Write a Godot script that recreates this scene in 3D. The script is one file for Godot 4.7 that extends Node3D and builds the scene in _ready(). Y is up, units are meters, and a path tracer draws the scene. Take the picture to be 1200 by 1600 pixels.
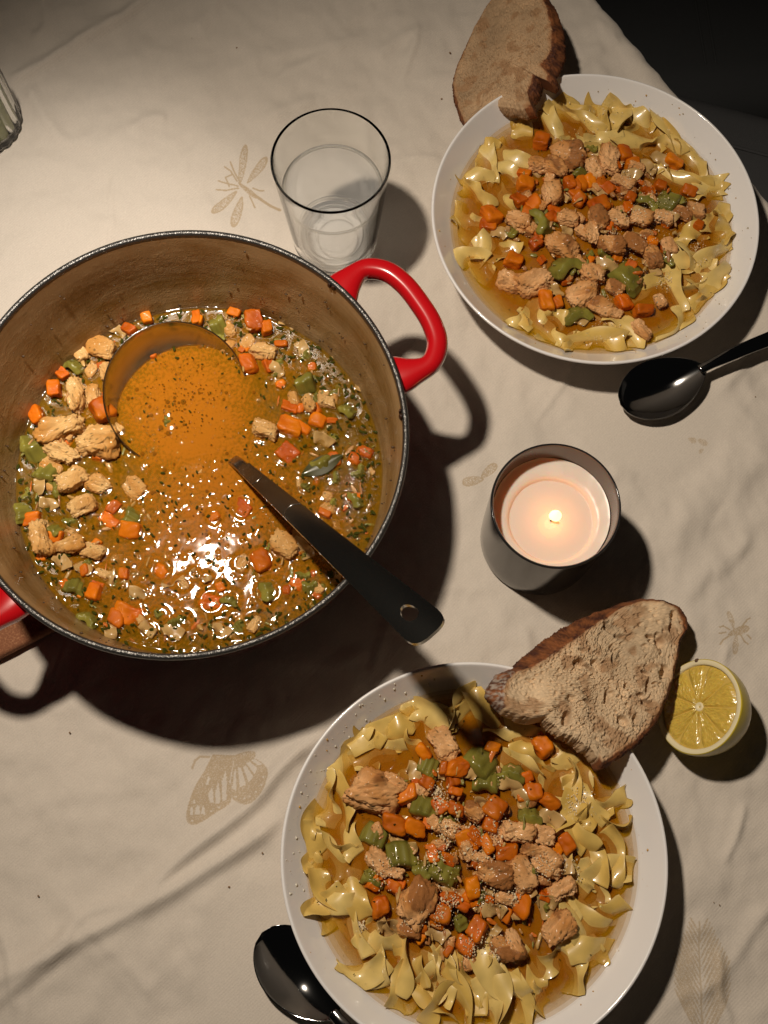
extends Node3D
# Two bowls of noodle soup, a red pot with a ladle, bread, lemon, candle and glass on a cloth, under one hanging lamp.

const POT := Vector3(-0.1218, 0.0, -0.2326)
const BOWL_A := Vector3(0.1401, 0.0, -0.4345)
const BOWL_B := Vector3(0.0615, 0.0, 0.0002)
const GLASS := Vector3(-0.0435, 0.0, -0.4302)
const CANDLE := Vector3(0.1052, 0.0, -0.2072)
const LAMP := Vector3(-0.2352, 0.8947, -0.362)
const POT_LEVEL := 0.0379
const BOWL_LEVEL := 0.029
const LADLE := Vector3(-0.1402, 0.0454, -0.285)
const EDGE_AT := Vector2(0.1562, -0.6525)      # a point of the table's edge, its direction, and the way out of the table
const EDGE_ALONG := Vector2(0.5821, 0.8131)
const EDGE_OUT := Vector2(0.8131, -0.5821)

var rng := RandomNumberGenerator.new()
var soft := FastNoiseLite.new()
var fine := FastNoiseLite.new()
var cells := FastNoiseLite.new()
var plain_wave := FastNoiseLite.new()
var taken := {}

class Buf:
	var v := PackedVector3Array()
	var n := PackedVector3Array()
	var c := PackedColorArray()
	var t := PackedVector2Array()
	var i := PackedInt32Array()
	var colored := false
	func vert(p: Vector3, uv := Vector2.ZERO, col := Color.WHITE) -> int:
		v.push_back(p)
		t.push_back(uv)
		c.push_back(col)
		return v.size() - 1
	func tri(a: int, b: int, d: int) -> void:      # counter-clockwise seen from outside
		i.push_back(a)
		i.push_back(d)
		i.push_back(b)
	func quad(a: int, b: int, d: int, e: int) -> void:
		tri(a, b, d)
		tri(a, d, e)
	func mesh() -> ArrayMesh:
		n.resize(v.size())
		n.fill(Vector3.ZERO)
		for k in range(0, i.size(), 3):
			var a := i[k]
			var b := i[k + 2]
			var d := i[k + 1]
			var w := (v[b] - v[a]).cross(v[d] - v[a])
			n[a] += w
			n[b] += w
			n[d] += w
		for k in n.size():
			n[k] = n[k].normalized() if n[k].length_squared() > 1e-30 else Vector3.UP
		var arr := []
		arr.resize(Mesh.ARRAY_MAX)
		arr[Mesh.ARRAY_VERTEX] = v
		arr[Mesh.ARRAY_NORMAL] = n
		arr[Mesh.ARRAY_TEX_UV] = t
		if colored:
			arr[Mesh.ARRAY_COLOR] = c
		arr[Mesh.ARRAY_INDEX] = i
		var m := ArrayMesh.new()
		m.add_surface_from_arrays(Mesh.PRIMITIVE_TRIANGLES, arr)
		return m

# ---------- materials ----------
func mat(col: Color, rough := 0.5, metal := 0.0) -> StandardMaterial3D:
	var m := StandardMaterial3D.new()
	m.albedo_color = col.linear_to_srgb()
	m.roughness = rough
	m.metallic = metal
	return m

func tinted(rough := 0.5) -> StandardMaterial3D:
	var m := mat(Color.WHITE, rough)
	m.vertex_color_use_as_albedo = true
	return m

func wet(rough := 0.38, coat := 0.8) -> StandardMaterial3D:
	var m := tinted(rough)
	m.clearcoat_enabled = true
	m.clearcoat = coat
	m.clearcoat_roughness = 0.1
	return m

func pane(alpha := 0.0, rough := 0.04) -> StandardMaterial3D:
	var m := mat(Color(1, 1, 1), rough)
	m.transparency = BaseMaterial3D.TRANSPARENCY_ALPHA
	m.albedo_color.a = alpha
	return m

func solid_glass(col := Color(1, 1, 1), scale := 0.05, rough := 0.0) -> StandardMaterial3D:
	var m := mat(col, rough)
	m.transparency = BaseMaterial3D.TRANSPARENCY_ALPHA
	m.albedo_color.a = 0.0
	m.refraction_enabled = true
	m.refraction_scale = scale
	return m

# ---------- naming ----------
func numbered(called: String) -> String:
	var k: int = taken.get(called, 0)
	taken[called] = k + 1
	return called if k == 0 else "%s_%03d" % [called, k]

func tag(o: Node, label: String, category := "", group := "", kind := "") -> Node:
	o.set_meta("label", label)
	if category: o.set_meta("category", category)
	if group: o.set_meta("group", group)
	if kind: o.set_meta("kind", kind)
	return o

func thing(called: String, at: Vector3, label: String, category: String, group := "") -> Node3D:
	var o := Node3D.new()
	o.name = numbered(called)
	o.position = at
	add_child(o)
	tag(o, label, category, group)
	return o

func put(called: String, mesh: Mesh, m: Material, parent: Node = self, at := Vector3.ZERO, turn := Basis.IDENTITY) -> MeshInstance3D:
	var o := MeshInstance3D.new()
	o.mesh = mesh
	o.material_override = m
	o.name = numbered(called) if parent == self else called
	o.transform = Transform3D(turn, at)
	parent.add_child(o, true)
	return o

func many(called: String, mesh: Mesh, m: Material, places: Array, parent: Node = self, cols: Array = []) -> MultiMeshInstance3D:
	var mm := MultiMesh.new()
	mm.transform_format = MultiMesh.TRANSFORM_3D
	mm.use_colors = cols.size() > 0
	mm.mesh = mesh
	mm.instance_count = places.size()
	for k in places.size():
		mm.set_instance_transform(k, places[k])
		if cols.size() > 0:
			mm.set_instance_color(k, cols[k])
	var o := MultiMeshInstance3D.new()
	o.multimesh = mm
	o.material_override = m
	o.name = numbered(called) if parent == self else called
	o.set_meta("kind", "stuff")
	parent.add_child(o, true)
	return o

const HOURS := ["twelve", "one", "two", "three", "four", "five", "six", "seven", "eight", "nine", "ten", "eleven"]

func whereabouts(c: Vector3, r: float, x: float, z: float) -> String:
	var d := Vector2(x - c.x, z - c.z)
	var step := int(round(fposmod(atan2(d.x, -d.y), TAU) / TAU * 24.0)) % 24
	var k := d.length() / r
	if k < 0.14: return "at the very middle"
	var zone := "inmost ring" if k < 0.36 else "inner ring" if k < 0.6 else "outer ring" if k < 0.84 else "at the rim"
	return "%s, %s%s" % [zone, "half past " if step % 2 else "", HOURS[step / 2] + ("" if step % 2 else " o'clock")]

var used_labels := {}

func unique(label: String, x: float, z: float) -> String:
	if used_labels.has(label):
		var best := 1e9
		var near := ""
		for p in laid:
			var d := Vector2(p[0] - x, p[1] - z).length()
			if d < best and d > 0.001 and not used_labels.has(label + ", by " + p[5]):
				best = d
				near = p[5]
		label += ", by " + near
	used_labels[label] = true
	return label

# ---------- shapes ----------
func lathe(b: Buf, prof: Array, seg: int, colf = null, bump = null) -> void:
	var rows := []
	var s := 0.0
	for k in prof.size():
		var p: Vector2 = prof[k]
		if k > 0: s += p.distance_to(prof[k - 1])
		var row := PackedInt32Array()
		for j in seg + 1:
			var a := TAU * j / seg
			var rr := p.x
			var q := Vector3(rr * cos(a), p.y, rr * sin(a))
			if bump != null: q = bump.call(q, a, k)
			row.push_back(b.vert(q, Vector2(float(j) / seg, s), colf.call(q, a, k) if colf != null else Color.WHITE))
		rows.push_back(row)
	for k in prof.size() - 1:
		for j in seg:
			b.quad(rows[k][j], rows[k + 1][j], rows[k + 1][j + 1], rows[k][j + 1])
	# weld the seam's normals by hand: the first and last column share a place
	seams.push_back([b, rows, seg])

var seams := []

func finish(b: Buf) -> ArrayMesh:
	var m := b.mesh()
	var mine := seams.filter(func(s): return s[0] == b)
	if mine.is_empty():
		return m
	for s in mine:
		for row in s[1]:
			var w := (b.n[row[0]] + b.n[row[s[2]]]).normalized()
			b.n[row[0]] = w
			b.n[row[s[2]]] = w
	seams = seams.filter(func(s): return s[0] != b)
	var arr := []
	arr.resize(Mesh.ARRAY_MAX)
	arr[Mesh.ARRAY_VERTEX] = b.v
	arr[Mesh.ARRAY_NORMAL] = b.n
	arr[Mesh.ARRAY_TEX_UV] = b.t
	if b.colored: arr[Mesh.ARRAY_COLOR] = b.c
	arr[Mesh.ARRAY_INDEX] = b.i
	m = ArrayMesh.new()
	m.add_surface_from_arrays(Mesh.PRIMITIVE_TRIANGLES, arr)
	return m

func curve(points: Array, per := 6) -> Array:        # Catmull-Rom through the points
	var out := []
	for k in points.size() - 1:
		var a = points[maxi(k - 1, 0)]
		var d = points[mini(k + 2, points.size() - 1)]
		for j in per:
			out.push_back(points[k].cubic_interpolate(points[k + 1], a, d, float(j) / per))
	out.push_back(points[-1])
	return out

func tube(b: Buf, path: Array, wide: Array, high: Array, up: Vector3, seg := 16, power := 2.0) -> void:   # an oval section, wide across up, high along up
	var last := -1
	for k in path.size():
		var f: Vector3 = (path[mini(k + 1, path.size() - 1)] - path[maxi(k - 1, 0)]).normalized()
		var side := f.cross(up).normalized()
		var top := side.cross(f).normalized()
		for j in seg:
			var a := TAU * j / seg
			var ca := cos(a)
			var sa := sin(a)
			var q: Vector3 = path[k] + side * (signf(ca) * pow(absf(ca), 2.0 / power) * wide[k]) + top * (signf(sa) * pow(absf(sa), 2.0 / power) * high[k])
			b.vert(q, Vector2(float(j) / seg, float(k)))
		if last >= 0:
			for j in seg:
				var jn := (j + 1) % seg
				b.quad(last + j, last + jn, last + seg + jn, last + seg + j)
		last = b.v.size() - seg
	var first := b.v.size() - seg * path.size()
	var ca0 := b.vert(path[0])
	var ca1 := b.vert(path[-1])
	for j in seg:
		var jn := (j + 1) % seg
		b.tri(ca0, first + jn, first + j)
		b.tri(ca1, last + j, last + jn)

func chunk(size: Vector3, n: int, power: float, amp: float, freq: float, fibre: float, colf: Callable) -> ArrayMesh:   # a rounded, rough lump
	var b := Buf.new()
	b.colored = true
	var at := {}
	var off := Vector3(rng.randf_range(-50, 50), rng.randf_range(-50, 50), rng.randf_range(-50, 50))
	var tilt := Basis.from_euler(Vector3(rng.randf_range(-.3, .3), rng.randf_range(-.3, .3), 0))
	var skew := rng.randf_range(-.25, .25)
	for face in 6:
		var ids := PackedInt32Array()
		for y in n + 1:
			for x in n + 1:
				var s := 2.0 * x / n - 1.0
				var t := 2.0 * y / n - 1.0
				var p: Vector3
				match face:
					0: p = Vector3(s, t, 1)
					1: p = Vector3(-s, t, -1)
					2: p = Vector3(1, t, -s)
					3: p = Vector3(-1, t, s)
					4: p = Vector3(s, 1, -t)
					_: p = Vector3(s, -1, t)
				var key := Vector3i((p * 1000.0).round())
				if not at.has(key):
					var q := p / pow(pow(absf(p.x), power) + pow(absf(p.y), power) + pow(absf(p.z), power), 1.0 / power)
					var w := tilt * (q * size * 0.5)
					var low := soft.get_noise_3dv((w * 1000.0 * 0.35 + off) * 4.0)
					var f := fine.get_noise_3dv(Vector3(w.x * 1000.0 * (1.0 - fibre * 0.85), w.y * 1000.0, w.z * 1000.0) * freq + off)
					var g := fine.get_noise_3dv(w * 1000.0 * freq * 2.3 + off * 1.7)
					var h := low * amp * 2.2 + f * amp * 1.15 + (absf(g) * 2.0 - 0.5) * amp * 0.55
					var place := q * size * 0.5 + q.normalized() * h
					place.x += place.z * skew
					at[key] = b.vert(place, Vector2.ZERO, colf.call(place, low, f))
				ids.push_back(at[key])
		for y in n:
			for x in n:
				var k := y * (n + 1) + x
				b.quad(ids[k], ids[k + 1], ids[k + n + 2], ids[k + n + 1])
	return b.mesh()

func ribbon(length: float, width: float, thick: float, twist: float, bend: float, wave: float, ruffle: float, tint: Color, fit = null) -> ArrayMesh:   # one wavy egg noodle
	var b := Buf.new()
	b.colored = true
	var n := 34
	var w := 8
	var ph := [rng.randf() * TAU, rng.randf() * TAU, rng.randf() * TAU, rng.randf() * TAU]
	var f1 := rng.randf_range(0.6, 1.1)
	var f2 := rng.randf_range(0.7, 1.25)
	var path := []
	var ang := -bend * 0.5
	var at := Vector3.ZERO
	for k in n + 1:
		var s := float(k) / n
		path.push_back(at + Vector3(0, wave * sin(TAU * f1 * s + ph[0]), 0))
		ang += bend / n
		at += Vector3(cos(ang), 0, sin(ang)) * (length / n)
	var mid: Vector3 = at * 0.5
	var cut0 := rng.randf_range(-.14, .14)
	var cut1 := rng.randf_range(-.14, .14)
	var up := []
	for side in 2:
		for k in n + 1:
			var s := float(k) / n
			var f: Vector3 = (path[mini(k + 1, n)] - path[maxi(k - 1, 0)]).normalized()
			var tw := twist * sin(TAU * 0.5 * f2 * (s - 0.5) + ph[1] * 0.35) + 0.25 * sin(ph[2])
			var across := f.cross(Vector3.UP).normalized().rotated(f, tw)
			var nor := across.cross(f).normalized()
			for j in w + 1:
				var e := 2.0 * j / w - 1.0
				var edge := e * e
				var ruf := ruffle * edge * sin(TAU * f2 * 1.5 * s + ph[3] + (1.6 if e > 0 else 0.0))
				var cup := 0.9 * ruffle * (edge - 0.4) * sin(TAU * 0.6 * s + ph[2])
				var slant: float = (cut0 * (1.0 - s) + cut1 * s) * e * width * 0.5
				var round_end := 1.0 - 0.10 * pow(absf(2.0 * s - 1.0), 10.0)
				var p: Vector3 = path[k] - mid + across * (e * width * 0.5 * round_end) + nor * (ruf + cup) + f * slant
				p += nor * (thick * 0.5 * (1.0 - 0.5 * pow(absf(e), 6.0)) * (1.0 if side == 0 else -1.0))
				var mot := 0.93 + 0.14 * fine.get_noise_3dv(p * 900.0 + Vector3(ph[0], ph[1], ph[2]) * 30.0)
				b.vert(p, Vector2(s, j), Color(tint.r * mot, tint.g * mot, tint.b * mot))
	var half := (n + 1) * (w + 1)
	for k in n:
		for j in w:
			var q := k * (w + 1) + j
			b.quad(q, q + w + 1, q + w + 2, q + 1)
			b.quad(half + q, half + q + 1, half + q + w + 2, half + q + w + 1)
	var rim := []
	for k in n + 1: rim.push_back(k * (w + 1))
	for j in range(1, w + 1): rim.push_back(n * (w + 1) + j)
	for k in range(n - 1, -1, -1): rim.push_back(k * (w + 1) + w)
	for j in range(w - 1, 0, -1): rim.push_back(j)
	for k in rim.size():
		var a: int = rim[k]
		var d: int = rim[(k + 1) % rim.size()]
		b.quad(d, a, a + half, d + half)
	if fit != null:
		for k in b.v.size(): b.v[k] = fit.call(b.v[k])
	return b.mesh()

func celery(radius: float, length: float, thick: float, sweep: float) -> ArrayMesh:     # a ribbed, curved slice of stalk
	var b := Buf.new()
	b.colored = true
	var m := 18
	var ring := []
	for k in m + 1: ring.push_back([-sweep * 0.5 + sweep * k / m, true])
	for k in m + 1: ring.push_back([sweep * 0.5 - sweep * k / m, false])
	var rows := 6
	var off := rng.randf() * 90.0
	for y in rows + 1:
		var yy := (float(y) / rows - 0.5) * length
		var pinch := 1.0 - 0.12 * pow(absf(2.0 * y / rows - 1.0), 4.0)
		for g in ring.size():
			var a: float = ring[g][0]
			var end := 1.0 - pow(absf(a) / (sweep * 0.5), 6.0) * 0.45
			var rr: float = radius + (thick * 0.5 * end * pinch if ring[g][1] else -thick * 0.5 * end * pinch)
			if ring[g][1]: rr += 0.0005 * sin(a * 13.0) + 0.0006 * soft.get_noise_2d(a * 60.0 + off, yy * 3000.0)
			var p := Vector3(sin(a) * rr, cos(a) * rr - radius, yy + 0.0007 * sin(a * 3.0 + off))
			var k := 0.85 + 0.35 * soft.get_noise_3dv(p * 3000.0 + Vector3(off, 0, 0))
			var pale := 1.25 if not ring[g][1] else 1.0
			b.vert(p, Vector2.ZERO, Color(0.235 * k * pale, 0.205 * k * pale, 0.035 * k * pale))
	var c := ring.size()
	for y in rows:
		for g in c:
			var h := (g + 1) % c
			b.quad(y * c + g, y * c + h, (y + 1) * c + h, (y + 1) * c + g)
	for k in m:
		b.quad(k, c - 1 - k, c - 2 - k, k + 1)
		var o := rows * c
		b.quad(o + k, o + k + 1, o + c - 2 - k, o + c - 1 - k)
	return b.mesh()

func rounded_box(size: Vector3, r: float, n := 5) -> ArrayMesh:
	var b := Buf.new()
	var at := {}
	for face in 6:
		var ids := PackedInt32Array()
		var m := 2 * n + 1
		for y in m + 1:
			for x in m + 1:
				var f := func(k: int, len_: float) -> float:
					if k <= n: return -len_ * 0.5 + r * float(k) / n
					return len_ * 0.5 - r * float(m - k) / n
				var p: Vector3
				match face:
					0: p = Vector3(f.call(x, size.x), f.call(y, size.y), size.z * 0.5)
					1: p = Vector3(-f.call(x, size.x), f.call(y, size.y), -size.z * 0.5)
					2: p = Vector3(size.x * 0.5, f.call(y, size.y), -f.call(x, size.z))
					3: p = Vector3(-size.x * 0.5, f.call(y, size.y), f.call(x, size.z))
					4: p = Vector3(f.call(x, size.x), size.y * 0.5, -f.call(y, size.z))
					_: p = Vector3(f.call(x, size.x), -size.y * 0.5, f.call(y, size.z))
				var core := p.clamp(-size * 0.5 + Vector3.ONE * r, size * 0.5 - Vector3.ONE * r)
				var q := core + (p - core).normalized() * r
				var key := Vector3i((q * 100000.0).round())
				if not at.has(key): at[key] = b.vert(q)
				ids.push_back(at[key])
		for y in m:
			for x in m:
				var k := y * (m + 1) + x
				b.quad(ids[k], ids[k + 1], ids[k + m + 2], ids[k + m + 1])
	return b.mesh()

func ball(r: float, flat := 1.0, seg := 10) -> ArrayMesh:
	var b := Buf.new()
	var prof := []
	for k in seg / 2 + 1:
		var a := -PI * 0.5 + PI * k / (seg / 2)
		prof.push_back(Vector2(maxf(cos(a) * r, 1e-6), sin(a) * r * flat))
	lathe(b, prof, seg)
	return finish(b)

# ---------- the cloth ----------
const FOOT := [[-0.1218, -0.2326, 0.125], [0.1401, -0.4345, 0.07], [0.0615, 0.0002, 0.07], [-0.0435, -0.4302, 0.034], [0.1052, -0.2072, 0.042], [0.187, -0.309, 0.05], [-0.05, 0.07, 0.05], [0.21, -0.095, 0.035], [-0.318, -0.52, 0.035]]
var creases := []
var prints := PackedFloat32Array()
const PW := 1500
const PH := 1800
const PX0 := -0.37
const PZ0 := -0.72
const PSX := 0.72
const PSZ := 0.864

func crease(points: Array, wide: float, high: float) -> void:
	var pts := curve(points, 4)
	var lo := Vector2(9, 9)
	var hi := Vector2(-9, -9)
	for p in pts:
		lo = lo.min(p)
		hi = hi.max(p)
	creases.push_back([pts, wide, high, lo - Vector2.ONE * wide * 3.0, hi + Vector2.ONE * wide * 3.0])

func cloth_height(p: Vector2) -> float:
	var h := soft.get_noise_2d(p.x * 700.0, p.y * 700.0) * 0.0024 + soft.get_noise_2d(p.x * 1900.0 + 50.0, p.y * 1900.0) * 0.0007
	for c in creases:
		if p.x < c[3].x or p.y < c[3].y or p.x > c[4].x or p.y > c[4].y:
			continue
		var best := 1e9
		var along := 0.0
		var pts: Array = c[0]
		for k in pts.size() - 1:
			var a: Vector2 = pts[k]
			var d: Vector2 = pts[k + 1] - a
			var t := clampf((p - a).dot(d) / d.length_squared(), 0.0, 1.0)
			var q := p - a - d * t
			var s := q.length()
			if s < absf(best):
				best = s if d.cross(q) > 0 else -s
				along = (k + t) / (pts.size() - 1)
		var fade := minf(1.0, minf(along, 1.0 - along) * 6.0 + 0.12)
		var u: float = best / c[1]
		h += c[2] * fade * exp(-u * u * (1.0 if u > 0.0 else 0.45))
	var keep := 1.0
	for f in FOOT:
		keep = minf(keep, smoothstep(f[2] * 0.85, f[2] * 1.25, Vector2(p.x - f[0], p.y - f[1]).length()))
	return -0.0006 + clampf(h * 1.35, -0.0019, 0.0095) * keep

func px_of(p: Vector2) -> Vector2:
	return Vector2((p.x - PX0) / PSX * PW, (p.y - PZ0) / PSZ * PH)

func print_shape(inside: Callable, lo: Vector2, hi: Vector2, value: float, grain := 0.0) -> void:
	var a := px_of(lo).floor()
	var d := px_of(hi).ceil()
	for y in range(maxi(int(a.y), 0), mini(int(d.y), PH - 1) + 1):
		for x in range(maxi(int(a.x), 0), mini(int(d.x), PW - 1) + 1):
			var p := Vector2(PX0 + (x + 0.5) / PW * PSX, PZ0 + (y + 0.5) / PH * PSZ)
			if inside.call(p):
				var k := y * PW + x
				var v := value
				if grain > 0.0 and fine.get_noise_2d(x * 9.0, y * 9.0) > 0.34 - grain: v *= 0.35
				prints[k] = v if value <= 0.0 else maxf(prints[k], v)

func print_ellipse(c: Vector2, tip: Vector2, wide: float, value: float, hollow := 0.0, grain := 0.0) -> void:
	var ax := (tip - c)
	var half := ax.length() * 0.5
	var mid := (c + tip) * 0.5
	var dir := ax.normalized()
	var lo := c.min(tip) - Vector2.ONE * wide
	var hi := c.max(tip) + Vector2.ONE * wide
	print_shape(func(p: Vector2) -> bool:
		var q := p - mid
		var k := Vector2(q.dot(dir) / half, q.cross(dir) / (wide * (0.75 + 0.25 * q.dot(dir) / half))).length()
		return k < 1.0 and (hollow <= 0.0 or k > hollow or fine.get_noise_2d(p.x * 42000.0, p.y * 42000.0) > -0.12), lo, hi, value, grain)

func print_poly(pts: Array, value: float, grain := 0.0) -> void:
	var poly := PackedVector2Array(pts)
	var lo := poly[0]
	var hi := poly[0]
	for p in poly:
		lo = lo.min(p)
		hi = hi.max(p)
	print_shape(func(p: Vector2) -> bool: return Geometry2D.is_point_in_polygon(p, poly), lo, hi, value, grain)

func print_line(pts: Array, wide: float, value: float) -> void:
	for k in pts.size() - 1:
		var a: Vector2 = pts[k]
		var d: Vector2 = pts[k + 1]
		print_shape(func(p: Vector2) -> bool: return Geometry2D.get_closest_point_to_segment(p, a, d).distance_to(p) < wide, a.min(d) - Vector2.ONE * wide, a.max(d) + Vector2.ONE * wide, value)

func print_motifs() -> void:
	prints.resize(PW * PH)
	# the dragonfly by the water glass
	var w := [Vector2(-0.1176, -0.4739), Vector2(-0.1152, -0.5083), Vector2(-0.1119, -0.4758), Vector2(-0.0986, -0.499), Vector2(-0.1191, -0.469), Vector2(-0.1361, -0.4482), Vector2(-0.115, -0.4648), Vector2(-0.1197, -0.4377)]
	print_ellipse(w[0], w[1], 0.0036, 0.8, 0.8)
	print_ellipse(w[2], w[3], 0.004, 0.8, 0.8)
	print_ellipse(w[4], w[5], 0.0044, 0.8, 0.8)
	print_ellipse(w[6], w[7], 0.0044, 0.8, 0.8)
	print_ellipse(Vector2(-0.1187, -0.4761), Vector2(-0.1034, -0.4631), 0.0026, 0.95, 0.0, 0.15)
	print_line([Vector2(-0.1065, -0.4662), Vector2(-0.0985, -0.4606), Vector2(-0.0925, -0.4566), Vector2(-0.0861, -0.4536)], 0.0011, 0.9)
	for s in [[Vector2(-0.1184, -0.4728), Vector2(-0.1282, -0.4751), Vector2(-0.1336, -0.4771)], [Vector2(-0.1183, -0.4712), Vector2(-0.1277, -0.4691), Vector2(-0.1345, -0.4699)], [Vector2(-0.1178, -0.4772), Vector2(-0.1222, -0.4847), Vector2(-0.1257, -0.4928)], [Vector2(-0.1197, -0.4771), Vector2(-0.1251, -0.4857), Vector2(-0.1297, -0.4888)], [Vector2(-0.1251, -0.4725), Vector2(-0.1286, -0.48), Vector2(-0.1239, -0.4824)], [Vector2(-0.1073, -0.4717), Vector2(-0.1024, -0.4697), Vector2(-0.0991, -0.4698)], [Vector2(-0.1092, -0.4645), Vector2(-0.1065, -0.4592), Vector2(-0.1048, -0.4555)]]:
		print_line(s, 0.0006, 0.85)
	# the butterfly under the pot's shadow
	print_poly(curve([Vector2(-0.1045, -0.0559), Vector2(-0.1093, -0.0448), Vector2(-0.1146, -0.0338), Vector2(-0.1176, -0.0218), Vector2(-0.1174, -0.0139), Vector2(-0.1131, -0.0113), Vector2(-0.1068, -0.0139), Vector2(-0.0999, -0.0189), Vector2(-0.0918, -0.0247), Vector2(-0.0905, -0.0291), Vector2(-0.0924, -0.0386), Vector2(-0.0904, -0.0556)], 3), 0.85, 0.02)
	print_poly(curve([Vector2(-0.0904, -0.0556), Vector2(-0.0912, -0.0435), Vector2(-0.0919, -0.0315), Vector2(-0.0858, -0.0261), Vector2(-0.0776, -0.0257), Vector2(-0.0707, -0.033), Vector2(-0.0677, -0.0427), Vector2(-0.0693, -0.0491), Vector2(-0.0762, -0.0537), Vector2(-0.0846, -0.0558)], 3), 0.8, 0.05)
	print_ellipse(Vector2(-0.0919, -0.0539), Vector2(-0.0765, -0.0569), 0.0035, 0.85, 0.0, 0.2)
	print_line([Vector2(-0.1169, -0.0465), Vector2(-0.1156, -0.0514), Vector2(-0.1126, -0.0539), Vector2(-0.1068, -0.0542)], 0.0007, 0.7)
	for cell in [[Vector2(-0.0955, -0.0465), Vector2(-0.0973, -0.0384), Vector2(-0.096, -0.0265), Vector2(-0.0936, -0.0274), Vector2(-0.0941, -0.0386)], [Vector2(-0.0994, -0.0384), Vector2(-0.1009, -0.0319), Vector2(-0.1, -0.0248), Vector2(-0.0971, -0.0253), Vector2(-0.0981, -0.0328)], [Vector2(-0.1032, -0.035), Vector2(-0.1053, -0.0302), Vector2(-0.1037, -0.0259), Vector2(-0.1012, -0.0252), Vector2(-0.1021, -0.0311)], [Vector2(-0.1062, -0.0421), Vector2(-0.1074, -0.0365), Vector2(-0.1058, -0.0365), Vector2(-0.1049, -0.0405)], [Vector2(-0.1153, -0.0227), Vector2(-0.1157, -0.0175), Vector2(-0.1136, -0.0172), Vector2(-0.114, -0.0219)], [Vector2(-0.1117, -0.0236), Vector2(-0.1128, -0.0176), Vector2(-0.1092, -0.0178), Vector2(-0.11, -0.0229)], [Vector2(-0.108, -0.0237), Vector2(-0.1088, -0.0182), Vector2(-0.1059, -0.0179), Vector2(-0.1067, -0.0222)], [Vector2(-0.1137, -0.0279), Vector2(-0.1146, -0.0243), Vector2(-0.1126, -0.0243)], [Vector2(-0.0898, -0.0475), Vector2(-0.0905, -0.0347), Vector2(-0.0876, -0.0336), Vector2(-0.0889, -0.046)], [Vector2(-0.0878, -0.0484), Vector2(-0.0857, -0.0357), Vector2(-0.0817, -0.0374), Vector2(-0.0857, -0.0477)], [Vector2(-0.0845, -0.0485), Vector2(-0.0802, -0.0391), Vector2(-0.0771, -0.0424), Vector2(-0.0825, -0.0494)], [Vector2(-0.0827, -0.051), Vector2(-0.0764, -0.044), Vector2(-0.075, -0.0481), Vector2(-0.0802, -0.0519)], [Vector2(-0.0795, -0.0528), Vector2(-0.0743, -0.0497), Vector2(-0.0719, -0.0506), Vector2(-0.0771, -0.0537)]]:
		print_poly(cell, 0.0)
	for dot in [Vector2(-0.1141, -0.0141), Vector2(-0.1025, -0.0204), Vector2(-0.0978, -0.0229), Vector2(-0.0877, -0.03), Vector2(-0.0819, -0.0291), Vector2(-0.0783, -0.0304), Vector2(-0.0744, -0.0333), Vector2(-0.0714, -0.0374), Vector2(-0.0706, -0.0426)]:
		print_ellipse(dot - Vector2(0.0008, 0), dot + Vector2(0.0008, 0.0003), 0.0008, 0.0)
	# two small leaves by the candle
	print_ellipse(Vector2(0.0682, -0.2496), Vector2(0.0532, -0.2457), 0.0044, 0.75, 0.84)
	print_ellipse(Vector2(0.0664, -0.2504), Vector2(0.077, -0.2612), 0.004, 0.75, 0.84)
	# the bee above the lemon
	print_ellipse(Vector2(0.2322, -0.1465), Vector2(0.247, -0.1523), 0.0034, 0.9, 0.0, 0.22)
	print_ellipse(Vector2(0.2371, -0.1502), Vector2(0.2334, -0.1627), 0.0022, 0.7, 0.82)
	print_ellipse(Vector2(0.2382, -0.1468), Vector2(0.2367, -0.1338), 0.0026, 0.7, 0.82)
	for s in [[Vector2(0.2337, -0.1501), Vector2(0.2295, -0.1525), Vector2(0.2269, -0.1515)], [Vector2(0.233, -0.1457), Vector2(0.229, -0.143), Vector2(0.2272, -0.1403)], [Vector2(0.2424, -0.153), Vector2(0.246, -0.1575), Vector2(0.2478, -0.1584)], [Vector2(0.2412, -0.1469), Vector2(0.2435, -0.1427), Vector2(0.246, -0.1411)], [Vector2(0.2455, -0.1471), Vector2(0.2479, -0.1446)], [Vector2(0.231, -0.1482), Vector2(0.2267, -0.1472)]]:
		print_line(s, 0.0005, 0.85)
	# the fern at the near corner
	var stem := [Vector2(0.2055, 0.0349), Vector2(0.2049, 0.0572), Vector2(0.2052, 0.0791), Vector2(0.2068, 0.1148)]
	print_line(stem, 0.0006, 0.6)
	for k in 15:
		var t := k / 15.0
		var at: Vector2 = stem[0].lerp(stem[3], 0.1 + t * 0.85)
		var reach := 0.009 + 0.019 * minf(t * 1.5, 1.0)
		for sd in [-1.0, 1.0]:
			var tip := at + Vector2(sd * reach * 0.62, -reach * 1.15)
			print_ellipse(at, tip, 0.0009 + 0.0004 * minf(t * 2.0, 1.0), 0.7, 0.0, 0.16)
	# old stains
	for s in [[Vector2(0.2115, -0.2856), Vector2(0.2168, -0.283)], [Vector2(0.2178, -0.2849), Vector2(0.2248, -0.2814)], [Vector2(0.2188, -0.2773), Vector2(0.221, -0.2755)]]:
		print_ellipse(s[0], s[1], 0.0028, 0.55, 0.0, 0.1)

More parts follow.
